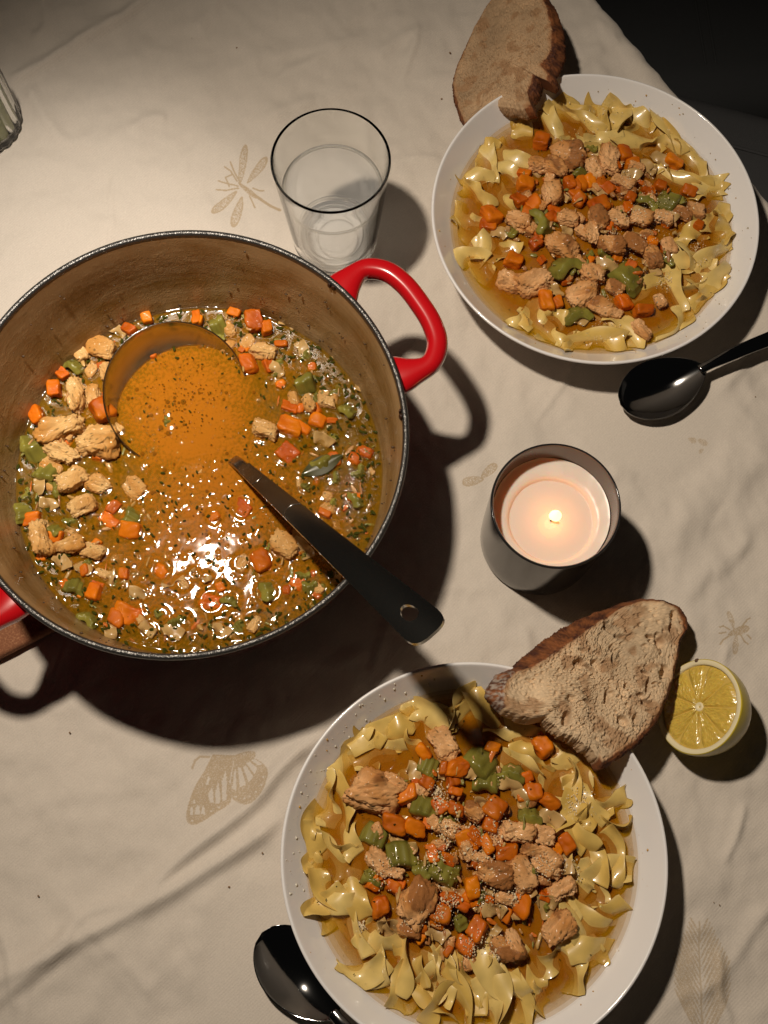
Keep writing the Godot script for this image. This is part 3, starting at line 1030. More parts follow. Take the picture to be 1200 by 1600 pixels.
func build_pot_soup() -> void:
	var in_ladle := func(x: float, z: float) -> bool: return Vector2(x - LADLE.x - 0.004, z - LADLE.z - 0.004).length() < 0.043
	# chunks first, so that the liquid can dimple round them
	var g := "%ss in the red pot"
	var w := "in the red pot"
	food("carrot", [
		[-0.1782, -0.3332, 13, 30, 2], [-0.1669, -0.3433, 11, 70, 2], [-0.2201, -0.2994, 14, 40, 2], [-0.223, -0.2877, 16, 80, 2.5], 
		[-0.2323, -0.2689, 16, 60, 1.5], [-0.1902, -0.2743, 17, 50, 3], [-0.1333, -0.3438, 11, 80, 2.5], [-0.1323, -0.3424, 9, 10, 2], 
		[-0.0929, -0.3426, 18, 75, 3], [-0.0847, -0.3386, 11, 80, 2], [-0.0955, -0.3121, 15, 70, 1.5], [-0.1074, -0.3497, 10, 20, 1], 
		[-0.066, -0.2826, 14, 15, -1.5], [-0.0652, -0.269, 19, 20, -2], [-0.0471, -0.2733, 15, 20, -3.5], [-0.0134, -0.253, 17, 20, -3], 
		[-0.0744, -0.3281, 10, 0, 0], [-0.0654, -0.2509, 20, 40, -5], [-0.1781, -0.1992, 18, 30, -4.5], [-0.163, -0.1934, 16, 10, -3.5], 
		[-0.1816, -0.1553, 14, 20, -4], [-0.1587, -0.1388, 20, 20, -4.5], [-0.0773, -0.1763, 17, 60, -2.5], [-0.0535, -0.1637, 15, 30, -3.5], 
		[-0.1075, -0.1478, 18, 10, -4.5], [-0.1419, -0.1674, 15, 50, -5], [-0.0918, -0.2122, 18, 40, -5], [-0.1247, -0.2065, 14, 20, -5], ], POT, 0.12, POT_LEVEL, w, g, foods, 0.0)
	food("chicken", [
		[-0.2098, -0.285, 25, 75, 1], [-0.2142, -0.2597, 29, 160, 2], [-0.2131, -0.2431, 26, 30, 2], [-0.1921, -0.2524, 27, 10, 2], 
		[-0.195, -0.3192, 19, 20, 0], [-0.2089, -0.3153, 14, 60, 1], [-0.1976, -0.2832, 16, 80, 0.5], [-0.205, -0.2243, 23, 150, 1.5], 
		[-0.1868, -0.2228, 16, 30, 0], [-0.1968, -0.2071, 19, 150, 1], [-0.2192, -0.1855, 25, 70, 2], [-0.201, -0.182, 19, 160, 0.5], 
		[-0.1854, -0.1783, 17, 20, 0.5], [-0.0807, -0.2647, 19, 20, 0.5], [-0.0525, -0.2855, 14, 60, 1.5], [-0.041, -0.2869, 13, 10, 1], 
		[-0.0858, -0.3214, 18, 15, 0.5], [-0.0635, -0.1862, 21, 40, 0], [-0.1273, -0.2372, 16, 10, -5], [-0.1638, -0.2225, 16, 40, -3.5], 
		[-0.1911, -0.3029, 12, 80, 1], ], POT, 0.12, POT_LEVEL, w, g, foods.merged({"pale": true}), 0.0)
	food("celery", [
		[-0.2304, -0.2433, 22, 150, 1], [-0.2385, -0.2506, 14, 60, 1], [-0.2123, -0.3067, 14, 30, 1], [-0.1161, -0.3368, 17, 145, 2], 
		[-0.0552, -0.2965, 19, 150, 3], [-0.2337, -0.2022, 15, 70, 1.5], [-0.2124, -0.1914, 14, 20, 0], [-0.2226, -0.2311, 17, 20, 0.5], 
		[-0.195, -0.1548, 13, 5, 1], [-0.1834, -0.1345, 14, 40, 0], [-0.0715, -0.1563, 19, 60, -0.5], [-0.042, -0.2411, 17, 150, -1], 
		[-0.017, -0.2196, 16, 70, -1.5], [-0.0262, -0.282, 14, 30, 0], [-0.145, -0.2702, 12, 70, -3], [-0.0955, -0.1504, 13, 20, -2], 
		[-0.2138, -0.2204, 12, 60, 0], ], POT, 0.12, POT_LEVEL, w, g, foods, 0.0)
	food("onion", [
		[-0.0706, -0.3435, 14, 20, 0.6], [-0.0607, -0.3248, 12, 60, 0.6], [-0.0344, -0.3189, 12, 30, 0.6], [-0.0205, -0.3007, 13, 80, 0.6], 
		[-0.1855, -0.3315, 12, 30, 0.8], [-0.2185, -0.2071, 12, 20, 0.8], [-0.2263, -0.2199, 13, 80, 0.8], [-0.1909, -0.1654, 13, 10, 0.5], 
		[-0.2057, -0.1691, 14, 40, 0.6], [-0.1705, -0.1268, 13, 70, 0.5], [-0.1463, -0.1278, 12, 30, 0.4], [-0.0526, -0.1836, 16, 40, 0.6], 
		[-0.0343, -0.1886, 13, 10, 0.4], [-0.0771, -0.3077, 12, 50, 0.4], [-0.0421, -0.2586, 14, 20, 0.3], [-0.1546, -0.1501, 12, 20, 0.2], 
		[-0.1301, -0.1264, 14, 10, 0.5], [-0.1, -0.1296, 13, 30, 0.4], ], POT, 0.12, POT_LEVEL, w, g, foods, 0.0)
	scraps(POT, 0.117, POT_LEVEL - 0.0013, 210, "small shreds of chicken and vegetables in the red pot", 0.3, in_ladle)
	# many more pieces, half under, towards the pot's side
	for kind in ["carrot", "celery", "chicken", "onion"]:
		var rows := []
		for k in {"carrot": 46, "celery": 44, "chicken": 44, "onion": 22}[kind]:
			var a := rng.randf() * TAU
			var q := 0.114 - absf(rng.randfn(0.0, 0.028))
			var x: float = POT.x + cos(a) * q
			var z: float = POT.z + sin(a) * q
			if in_ladle.call(x, z) or q < 0.02: continue
			rows.push_back([x, z, rng.randf_range(6.0, 12.5), rng.randf_range(0.0, 180.0), rng.randf_range(-3.4, -0.2)])
		food(kind, rows, POT, 0.12, POT_LEVEL, w, g, foods.merged({"pale": true}), 0.0)
	var skin := menisci(POT, 0.121, POT_LEVEL, 150)
	var t := thing("pot_soup", Vector3(POT.x, 0, POT.z), "glossy orange broth with oil and herbs filling the red pot", "soup")
	var lad := Vector2(LADLE.x - POT.x + 0.004, LADLE.z - POT.z + 0.004)
	var rise := func(x: float, z: float) -> float:
		var calm := smoothstep(0.036, 0.05, (Vector2(x, z) - lad).length())
		var mid := 0.35 + 0.65 * smoothstep(0.03, 0.085, (Vector2(x, z) - Vector2(0.012, 0.0)).length())
		var n := plain_wave.get_noise_2d(x * 2400.0, z * 2400.0) * 0.00009 + plain_wave.get_noise_2d(x * 7000.0 + 90.0, z * 7000.0) * 0.000012 + maxf(fine.get_noise_2d(x * 1100.0, z * 1100.0) - 0.36, 0.0) * 0.0011
		var e := smoothstep(0.1165, 0.1207, Vector2(x, z).length())
		return n * (0.12 + 0.88 * calm * mid) + 0.0011 * e * e + skin_at(skin, 0.121, x, z)
	var film := disc(0.1207, POT_LEVEL, 260, 520, rise)
	put("surface", film, pane(0.0, 0.05), t)
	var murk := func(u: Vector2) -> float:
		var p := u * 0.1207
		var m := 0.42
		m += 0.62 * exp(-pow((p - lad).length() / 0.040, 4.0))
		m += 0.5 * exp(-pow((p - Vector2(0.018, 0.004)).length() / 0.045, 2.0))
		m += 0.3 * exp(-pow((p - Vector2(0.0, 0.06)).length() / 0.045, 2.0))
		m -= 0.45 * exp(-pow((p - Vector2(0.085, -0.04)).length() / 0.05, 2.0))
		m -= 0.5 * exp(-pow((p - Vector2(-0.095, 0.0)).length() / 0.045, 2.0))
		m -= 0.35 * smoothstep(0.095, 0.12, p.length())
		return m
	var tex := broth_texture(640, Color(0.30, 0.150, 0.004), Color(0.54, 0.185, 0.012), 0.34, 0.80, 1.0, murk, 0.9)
	for k in 3:
		var depth: float = [0.0009, 0.0026, 0.0052][k]
		put("broth_layer", disc(0.1204 - depth * 0.25, POT_LEVEL - depth, 40, 128, func(x: float, z: float) -> float: return 0.4 * rise.call(x, z)), broth_mat(tex, 0.95), t)
	# oil drops, froth and herbs: too many to count
	var drop := ball(0.001, 0.22, 12)
	var oil := mat(Color(0.30, 0.105, 0.005), 0.6)
	oil.metallic_specular = 0.0
	oil.albedo_color.a = 0.55
	oil.transparency = BaseMaterial3D.TRANSPARENCY_ALPHA
	var clear := pane(0.0, 0.03)
	var places := scatter(620, POT, 0.117, POT_LEVEL + 0.0001, Vector2(0.35, 1.0))
	for k in 150:
		var p := Vector3(LADLE.x + rng.randfn(0.0, 0.018), POT_LEVEL + 0.00006, LADLE.z + rng.randfn(0.004, 0.018))
		var s := rng.randf_range(0.2, 0.8)
		places.push_back(Transform3D(Basis.IDENTITY.scaled(Vector3(s, s, s)), p))
	for k in 160:
		var c := Vector3(-0.0235, 0.0379, -0.2237) + Vector3(rng.randfn(0, 0.012), 0.0001, rng.randfn(0, 0.017))
		if Vector2(c.x - POT.x, c.z - POT.z).length() < 0.117:
			var s := rng.randf_range(0.5, 1.9)
			places.push_back(Transform3D(Basis.IDENTITY.scaled(Vector3(s, s, s)), c))
	for k in places.size():
		places[k].origin -= Vector3(POT.x, 0, POT.z)
	many("oil_drops", drop, clear, places, t)
	var discs := scatter(170, Vector3.ZERO, 0.112, POT_LEVEL - 0.0002, Vector2(0.25, 1.2))
	for k in 210:
		var p := Vector3(LADLE.x - POT.x + rng.randfn(0.002, 0.016), POT_LEVEL - 0.0002, LADLE.z - POT.z + rng.randfn(0.002, 0.016))
		var s := rng.randf_range(0.15, 0.6) * (2.4 if rng.randf() < 0.08 else 1.0)
		discs.push_back(Transform3D(Basis.IDENTITY.scaled(Vector3(s, s, s)), p))
	many("oil_discs", ball(0.0013, 0.12, 14), oil, discs, t)
	var froth := []
	for k in 200:
		var a := rng.randf_range(-1.15, 0.25)
		var r := 0.1185 - absf(rng.randfn(0, 0.010))
		var s := rng.randf_range(0.5, 1.5)
		froth.push_back(Transform3D(Basis.IDENTITY.scaled(Vector3(s, s * 2.0, s)), Vector3(cos(a) * r, POT_LEVEL + 0.0003, sin(a) * r)))
	for k in 60:
		var a := rng.randf_range(0.8, 3.6)
		var r := 0.1185 - absf(rng.randfn(0, 0.008))
		var s := rng.randf_range(0.4, 1.3)
		froth.push_back(Transform3D(Basis.IDENTITY.scaled(Vector3(s, s * 2.0, s)), Vector3(cos(a) * r, POT_LEVEL + 0.0003, sin(a) * r)))
	many("froth", drop, clear, froth, t)
	var fl := chunk(Vector3(0.0030, 0.0005, 0.0013), 4, 2.2, 0.0003, 1.0, 0.0, func(_p, _l, f): return Color(0.034, 0.036, 0.006) * (1.0 + f))
	var herbs := scatter(520, POT, 0.118, POT_LEVEL + 0.0003, Vector2(0.3, 1.0), in_ladle) + scatter(26, LADLE, 0.034, POT_LEVEL + 0.0002, Vector2(0.3, 0.8))
	for k in 520:
		var a := rng.randf() * TAU
		var r := 0.1195 - absf(rng.randfn(0, 0.012))
		var s := rng.randf_range(0.35, 1.3)
		herbs.push_back(Transform3D(Basis.from_euler(Vector3(rng.randf_range(-.5, .5), rng.randf() * TAU, 0)).scaled(Vector3(s, s, s)), Vector3(POT.x + cos(a) * r, POT_LEVEL + 0.0004, POT.z + sin(a) * r)))
	var ho := many("herb_flecks", fl, matte(), herbs)
	tag(ho, "dark green dried herb flecks floating all over the soup in the red pot", "herbs", "", "stuff")
	# a bay leaf under the handle
	var leaf := Buf.new()
	leaf.colored = true
	for k in 13:
		for j in 7:
			var s := k / 12.0
			var e := j / 3.0 - 1.0
			var wd := 0.0062 * pow(sin(PI * clampf(s, 0.02, 0.98)), 0.8)
			leaf.vert(Vector3((s - 0.5) * 0.03, 0.0006 * cos(e * 2.0) + 0.0015 * s + (0.0004 if j == 3 else 0.0), e * wd), Vector2.ZERO, Color(0.06, 0.055, 0.015) * (1.3 if j == 3 else 1.0))
	for k in 12:
		for j in 6:
			var q := k * 7 + j
			leaf.quad(q, q + 1, q + 8, q + 7)
	tag(put("bay_leaf", leaf.mesh(), wet(0.4, 0.5), self, Vector3(-0.042, 0.0381, -0.2419), Basis(Vector3.UP, 0.5)), "dark green bay leaf floating in the red pot behind the ladle's handle", "leaf")

func build_ladle() -> void:
	var steel := mat(Color(0.52, 0.50, 0.45), 0.19, 1.0)
	var d := Vector3(0.678, 0, 0.735)
	var tilt := 0.501
	var e1 := d * cos(tilt) + Vector3(0, -sin(tilt), 0)
	var up := d * sin(tilt) + Vector3(0, cos(tilt), 0)
	var e2 := e1.cross(up).normalized()
	var t := thing("ladle", LADLE, "steel soup ladle standing in the red pot, handle resting on its rim", "ladle")
	var b := Buf.new()
	var prof := []
	for k in 15:
		var a := PI * 0.5 * k / 14
		prof.push_back(Vector2(maxf(0.0482 * sin(a), 0.0004), -0.031 * cos(a)))
	for k in 15:
		var a := PI * 0.5 * (14 - k) / 14
		prof.push_back(Vector2(maxf(0.0472 * sin(a), 0.0003), -0.030 * cos(a) + 0.0002))
	lathe(b, prof, 96)
	put("ladle_bowl", finish(b), steel, t, Vector3.ZERO, Basis(e1, up, e2))
	# the handle: a flat blade that widens, with a hanging hole near its end
	var s := Vector3(-0.1004, 0.0379, -0.2436)
	var f := Vector3(0.0886, 0.0821, 0.0921).normalized()
	var side := f.cross(Vector3.UP).normalized()
	var nor := side.cross(f).normalized()
	var hb := Buf.new()
	var path := curve([LADLE + e1 * 0.0478 - up * 0.012, LADLE + e1 * 0.0485 + up * 0.001, s + f * 0.004, s + f * 0.02], 6)
	var ww := []
	var hh := []
	for k in path.size():
		ww.push_back(0.0042)
		hh.push_back(0.0011)
	for k in path.size(): path[k] = path[k] - LADLE
	tube(hb, path, ww, hh, nor, 14, 3.0)
	put("neck", hb.mesh(), steel, t)
	var len_ := 0.222
	var wide := func(u: float) -> float: return lerpf(0.0042, 0.0120, pow(clampf(u / 0.21, 0.0, 1.0), 1.15))
	var out := []
	var n := 40
	for k in n + 1:
		var u: float = 0.016 + (len_ - 0.012 - 0.016) * k / n
		out.push_back(Vector2(u, -wide.call(u)))
	for k in range(1, 16):
		var a := -PI * 0.5 + PI * k / 16.0
		out.push_back(Vector2(len_ - 0.012 + 0.012 * pow(maxf(cos(a), 0.0), 0.75), 0.0119 * signf(sin(a)) * pow(absf(sin(a)), 0.75)))
	for k in range(n, -1, -1):
		var u: float = 0.016 + (len_ - 0.012 - 0.016) * k / n
		out.push_back(Vector2(u, wide.call(u)))
	var pb := Buf.new()
	var cut := 0.186
	var hole := Vector2(0.2005, 0.0)
	var th := 0.0011
	var lift := func(q: Vector2, sgn: float) -> Vector3:
		var arch := 0.0019 * (1.0 - pow(q.y / 0.012, 2.0))
		return s - LADLE + f * q.x + side * q.y + nor * (arch + sgn * th)
	# the plain length as strips
	var strip := 30
	var across := 8
	for sg in [1.0, -1.0]:
		var base := pb.v.size()
		for k in strip + 1:
			var u: float = 0.016 + (cut - 0.016) * k / strip
			for j in across + 1:
				pb.vert(lift.call(Vector2(u, wide.call(u) * (2.0 * j / across - 1.0)), sg))
		for k in strip:
			for j in across:
				var q := base + k * (across + 1) + j
				if sg > 0: pb.quad(q, q + 1, q + across + 2, q + across + 1)
				else: pb.quad(q, q + across + 1, q + across + 2, q + 1)
	# the end round the hole
	var m := 72
	var ring_out := []
	var ring_in := []
	var poly := [Vector2(cut, -wide.call(cut))]
	for p in out:
		if p.x > cut: poly.push_back(p)
	poly.push_back(Vector2(cut, wide.call(cut)))
	for k in m:
		var a := TAU * k / m
		var dir := Vector2(cos(a), sin(a))
		var best := 1.0
		for e in poly.size():
			var hit = Geometry2D.segment_intersects_segment(hole, hole + dir * 0.08, poly[e], poly[(e + 1) % poly.size()])
			if hit != null: best = minf(best, hole.distance_to(hit))
		ring_out.push_back(hole + dir * best)
		ring_in.push_back(hole + Vector2(cos(a) * 0.0064, sin(a) * (0.0045 + 0.0006 * cos(a))))
	for sg in [1.0, -1.0]:
		var base := pb.v.size()
		for k in m:
			for j in 4:
				pb.vert(lift.call(ring_in[k].lerp(ring_out[k], j / 3.0), sg))
		for k in m:
			for j in 3:
				var q := base + k * 4 + j
				var r := base + ((k + 1) % m) * 4 + j
				if sg > 0: pb.quad(q, r, r + 1, q + 1)
				else: pb.quad(q, q + 1, r + 1, r)
	var wall := func(pts: Array, closed: bool, flip: bool) -> void:
		var base := pb.v.size()
		for p in pts:
			pb.vert(lift.call(p, 1.0))
			pb.vert(lift.call(p, -1.0))
		for k in (pts.size() if closed else pts.size() - 1):
			var q := base + k * 2
			var r := base + ((k + 1) % pts.size()) * 2
			if flip: pb.quad(q, r, r + 1, q + 1)
			else: pb.quad(q, q + 1, r + 1, r)
	wall.call(out, true, true)
	wall.call(ring_in, true, false)
	put("handle", pb.mesh(), steel, t)
	# the bright bead where the handle's two thicknesses meet
	for u in [0.034, 0.078]:
		var sb := Buf.new()
		var pts := []
		for k in 9:
			var y: float = wide.call(u) * (k / 4.0 - 1.0) * 0.92
			pts.push_back(lift.call(Vector2(u - 0.004 * (1.0 - pow(k / 4.0 - 1.0, 2.0)) * (-0.5 if u < 0.05 else 1.0), y), 1.1))
		var wd := []
		for k in 9: wd.push_back(0.0003)
		tube(sb, pts, wd, wd, nor, 6)
		put("bead", sb.mesh(), steel, t)

# ---------- the bowls ----------
const INSIDE := [Vector2(0.1125, 0.0430), Vector2(0.1098, 0.0395), Vector2(0.1014, 0.0290), Vector2(0.0925, 0.0195), Vector2(0.0820, 0.0128), Vector2(0.0650, 0.0092), Vector2(0.0005, 0.0085)]

func bowl_radius(y: float) -> float:
	for k in INSIDE.size() - 1:
		if y <= INSIDE[k].y and y >= INSIDE[k + 1].y:
			return lerpf(INSIDE[k].x, INSIDE[k + 1].x, (INSIDE[k].y - y) / (INSIDE[k].y - INSIDE[k + 1].y))
	return 0.1125

var bowl_mesh: ArrayMesh

func build_bowl(at: Vector3, label: String) -> void:
	var t := thing("soup_bowl", at, label, "bowl", "white soup bowls")
	if bowl_mesh == null:
		var b := Buf.new()
		var prof := [Vector2(0.0005, 0.0032), Vector2(0.048, 0.0030), Vector2(0.050, 0.0004), Vector2(0.0515, 0.0), Vector2(0.056, 0.0), Vector2(0.0575, 0.0006), Vector2(0.060, 0.0032), Vector2(0.0700, 0.0048)]
		prof += curve([Vector2(0.0700, 0.0048), Vector2(0.085, 0.0098), Vector2(0.0965, 0.0195), Vector2(0.1068, 0.0310), Vector2(0.1138, 0.0405), Vector2(0.1150, 0.0427), Vector2(0.1147, 0.0438), Vector2(0.1136, 0.0440), Vector2(0.1125, 0.0430), Vector2(0.1098, 0.0395), Vector2(0.1014, 0.0290), Vector2(0.0925, 0.0195), Vector2(0.0820, 0.0128), Vector2(0.0650, 0.0092)], 5).slice(1)
		prof += [Vector2(0.03, 0.0086), Vector2(0.0005, 0.0085)]
		lathe(b, prof, 180, null, func(q: Vector3, a: float, k: int) -> Vector3: return q * Vector3(1.0 + 0.0012 * sin(2.0 * a + 1.0), 1.0, 1.0 + 0.0012 * sin(2.0 * a)))
		bowl_mesh = finish(b)
	var m := mat(Color(0.86, 0.83, 0.81), 0.3)
	m.clearcoat_enabled = true
	m.clearcoat = 1.0
	m.clearcoat_roughness = 0.08
	put("bowl", bowl_mesh, m, t)

func build_broth(at: Vector3, label: String, sd: float) -> void:
	var t := thing("bowl_broth", Vector3(at.x, 0, at.z), label, "soup", "broth in the white bowls")
	var skin := menisci(at, 0.102, BOWL_LEVEL, 120)
	var rise := func(x: float, z: float) -> float:
		var e := smoothstep(0.097, 0.1016, Vector2(x, z).length())
		return plain_wave.get_noise_2d(x * 4000.0 + sd, z * 4000.0) * 0.00013 + plain_wave.get_noise_2d(x * 11000.0 + sd, z * 11000.0) * 0.00003 + 0.0009 * e * e + skin_at(skin, 0.102, x, z)
	put("surface", disc(bowl_radius(BOWL_LEVEL) + 0.0002, BOWL_LEVEL, 190, 400, rise), pane(0.0, 0.04), t)
	var tex := broth_texture(256, Color(0.74, 0.40, 0.004), Color(0.45, 0.150, 0.006), 0.22, 0.56, 1.3, func(u: Vector2) -> float: return 0.95 - 1.0 * smoothstep(0.84, 1.0, u.length()))
	glints(t, at, 0.098, BOWL_LEVEL, 700)
	for k in 3:
		var y: float = BOWL_LEVEL - [0.0008, 0.0030, 0.0065][k]
		put("broth_layer", disc(bowl_radius(y) + 0.0002, y, 30, 128, func(_x: float, _z: float) -> float: return 0.0), broth_mat(tex, 0.95), t)

func scraps(mid: Vector3, r: float, level: float, n: int, label: String, heap: float, avoid = null) -> void:      # shreds too small to count
	var shred := chunk(Vector3(0.0062, 0.0024, 0.0028), 7, 2.6, 0.0006, 1.0, 0.5, func(_p, _l, f): return Color.WHITE * (1.0 + f * 0.5))
	var places := []
	var cols := []
	for k in n:
		var a := rng.randf() * TAU
		var q := r * pow(rng.randf(), heap)
		var x := mid.x + cos(a) * q
		var z := mid.z + sin(a) * q
		if avoid != null and avoid.call(x, z): continue
		var s := rng.randf_range(0.3, 1.2)
		var y := maxf(level - 0.0006, lerpf(level, top_at(x, z, level), rng.randf_range(0.2, 0.95)))
		places.push_back(Transform3D(Basis.from_euler(Vector3(rng.randf_range(-.6, .6), rng.randf() * TAU, rng.randf_range(-.5, .5))).scaled(Vector3(s * rng.randf_range(0.5, 1.2), s * rng.randf_range(0.6, 1.3), s * rng.randf_range(0.7, 1.9))), Vector3(x, y, z)))
		var c: Color = [Color(0.52, 0.27, 0.09), Color(0.58, 0.32, 0.12), Color(0.40, 0.17, 0.05), Color(0.60, 0.15, 0.01), Color(0.50, 0.29, 0.08), Color(0.24, 0.21, 0.04)][rng.randi() % 6]
		cols.push_back(c)
	var o := many("soup_scraps", shred, wet(0.45, 0.4), places, self, cols)
	tag(o, label, "scraps", "", "stuff")

func glints(t: Node3D, mid: Vector3, r: float, level: float, n: int) -> void:    # clear drops of fat, on the broth and on what stands out of it
	var places := []
	for k in n:
		var a := rng.randf() * TAU
		var q := r * sqrt(rng.randf())
		var x := cos(a) * q
		var z := sin(a) * q
		var y := top_at(mid.x + x, mid.z + z, level)
		if rng.randf() < 0.3: y = level
		var s := rng.randf_range(0.3, 1.0)
		places.push_back(Transform3D(Basis.IDENTITY.scaled(Vector3(s, s * 1.9, s)), Vector3(x, y + 0.0001, z)))
	many("fat_drops", ball(0.0012, 0.3, 12), pane(0.0, 0.03), places, t)

func cheese(at: Array, n: int, level: float, label: String) -> void:
	var places := []
	for k in n:
		var c: Array = at[rng.randi() % at.size()]
		var x: float = c[0] + rng.randfn(0, c[2] * 0.001)
		var z: float = c[1] + rng.randfn(0, c[2] * 0.001)
		var s := rng.randf_range(0.18, 0.56) * (1.9 if rng.randf() < 0.1 else 1.0)
		places.push_back(Transform3D(Basis.from_euler(Vector3(rng.randf() * 6, rng.randf() * 6, rng.randf() * 6)).scaled(Vector3(s, s * rng.randf_range(0.6, 1.2), s * rng.randf_range(0.8, 1.5))), Vector3(x, top_at(x, z, level) + 0.0003, z)))
	var grain := chunk(Vector3(0.0015, 0.0012, 0.0013), 4, 2.4, 0.00025, 1.4, 0.0, func(_p, _l, f): return Color(0.74, 0.60, 0.38) * (1.0 + f * 0.15))
	var o := many("grated_cheese", grain, tinted(0.55), places)
	tag(o, label, "cheese", "", "stuff")

func specks(mid: Vector3, n: int, a0: float, a1: float, label: String, col: Color) -> void:
	var places := []
	for k in n:
		var a := rng.randf_range(a0, a1)
		var y := rng.randf_range(0.0295, 0.0425)
		var r := bowl_radius(y) - 0.0002
		var s := 0.12 + 0.6 * pow(rng.randf(), 2.5)
		places.push_back(Transform3D(Basis.from_euler(Vector3(0, rng.randf() * 6, 0)).scaled(Vector3(s, s * 0.6, s * rng.randf_range(0.8, 1.5))), Vector3(mid.x + cos(a) * r, y, mid.z + sin(a) * r)))
	var o := many("soup_splashes", ball(0.0011, 0.7, 8), mat(col, 0.25), places)
	tag(o, label, "splashes", "", "stuff")

func build_bowls() -> void:
	var wa := "bowl by the water glass"
	var wb := "bowl beside the lemon"
	build_bowl(BOWL_A, "white soup bowl at the table's edge, noodles heaped along its far rim")
	build_bowl(BOWL_B, "white soup bowl beside the lemon half, shadow of the ladle on it")
	var ga := "%ss in the bowl by the water glass"
	var gb := "%ss in the bowl beside the lemon"
	food("noodle", [
		[0.1166, -0.5394, 30, -60, 5.5], [0.1188, -0.5132, 36, 60, 3], [0.133, -0.5198, 33, 30, 2.5], [0.1341, -0.4998, 28, 20, 3], 
		[0.0842, -0.4933, 32, 45, 1], [0.0883, -0.5118, 16, 80, 2], [0.066, -0.4946, 16, 10, 0], [0.0643, -0.4817, 28, 80, 2], [0.0534, -0.4675, 30, 5, 3], 
		[0.0568, -0.4529, 26, 40, 2], [0.0774, -0.4712, 22, 40, 0.5], [0.0547, -0.4404, 24, 50, 1.5], [0.1444, -0.5301, 34, 80, 4], 
		[0.1562, -0.529, 34, 85, 4], [0.1657, -0.5344, 26, 20, 5.5], [0.1677, -0.5186, 34, -10, 3.5], [0.1483, -0.508, 30, 10, 2.5], 
		[0.1505, -0.5, 24, 0, 1], [0.1757, -0.5022, 34, 10, 2], [0.1854, -0.5145, 34, 40, 2.5], [0.2012, -0.5092, 40, 55, 4], [0.2107, -0.4903, 32, 60, 3], 
		[0.1932, -0.4954, 28, 0, 0.5], [0.2009, -0.4745, 30, 20, 2], [0.2134, -0.4761, 30, 20, 3], [0.2289, -0.4694, 26, -10, 5], 
		[0.2262, -0.4614, 26, -15, 3], [0.2278, -0.4448, 26, -40, 2.5], [0.2282, -0.4345, 24, 80, 3.5, 2.4], [0.21, -0.4245, 30, -30, 3], 
		[0.2305, -0.4142, 30, -30, 5], [0.2078, -0.4011, 34, 0, 3], [0.215, -0.3914, 34, -25, 3], [0.2215, -0.3847, 30, -45, 4], [0.2293, -0.39, 24, -50, 6], 
		[0.1978, -0.3872, 34, 80, 2], [0.1834, -0.3866, 30, -20, 2.5], [0.1923, -0.3584, 34, -60, 2.5], [0.2088, -0.3709, 28, -50, 1.5], 
		[0.1417, -0.3563, 32, 30, 2.5], [0.1588, -0.3488, 34, 50, 2.5], [0.1414, -0.3413, 36, -10, 3], [0.1617, -0.3397, 28, 60, 2.5], 
		[0.0504, -0.4232, 28, 45, 0.5], [0.0535, -0.4, 22, -10, 1.5, 1.6], [0.067, -0.4041, 26, 80, 0.5], [0.0601, -0.4145, 20, -50, 1], 
		[0.076, -0.4141, 20, -15, 1], [0.0848, -0.3583, 26, -40, 1.2], [0.0986, -0.3667, 28, -60, 1.5], [0.107, -0.3509, 28, 45, 0.2], 
		[0.0986, -0.3443, 14, 0, 0.5], [0.1216, -0.3424, 26, -30, 1.2], [0.1308, -0.3394, 28, -30, 1.5], [0.1137, -0.3585, 14, 0, 1], 
		[0.2167, -0.4111, 26, 40, 1.5], [0.2022, -0.4463, 24, 10, 0.5], [0.1321, -0.5312, 28, 10, 2.5], [0.1768, -0.525, 26, 40, 2], 
		[0.2186, -0.4011, 26, 70, 2], ], BOWL_A, 0.1, BOWL_LEVEL, wa, ga, foods, 0.0)
	food("carrot", [
		[0.1047, -0.5001, 15, 20, 2], [0.0926, -0.4634, 14, 10, 0], [0.0977, -0.448, 14, 70, 0], [0.095, -0.4406, 12, 20, 0], [0.068, -0.4379, 18, 60, 0.5], 
		[0.0658, -0.4311, 14, 0, -0.5], [0.1235, -0.4627, 14, 70, 2], [0.0917, -0.4728, 11, 20, 0], [0.1445, -0.4479, 18, -20, 1.5], 
		[0.1647, -0.492, 14, 75, 2], [0.2004, -0.4861, 14, 30, 2], [0.1516, -0.4618, 12, -40, 2], [0.168, -0.4552, 11, 20, 2], [0.19, -0.4666, 12, 20, 2.5], 
		[0.2106, -0.4628, 12, 20, 2.5], [0.0846, -0.4024, 17, 10, 1], [0.0995, -0.4162, 13, -40, 1], [0.1071, -0.371, 15, 80, 2], 
		[0.1151, -0.3703, 11, 70, 1.5], [0.1615, -0.3723, 16, 60, 2.5], [0.1752, -0.367, 14, -10, 2], [0.1667, -0.4014, 11, 30, 3], 
		[0.1821, -0.4192, 9, 20, 4], [0.2159, -0.4355, 9, 20, 3.5], [0.1312, -0.4525, 12, 40, 0.5], [0.1128, -0.4424, 12, 10, 0], 
		[0.1383, -0.467, 11, 60, 1], [0.1797, -0.4609, 11, 10, 1.5], ], BOWL_A, 0.1, BOWL_LEVEL, wa, ga, foods, 0.003)
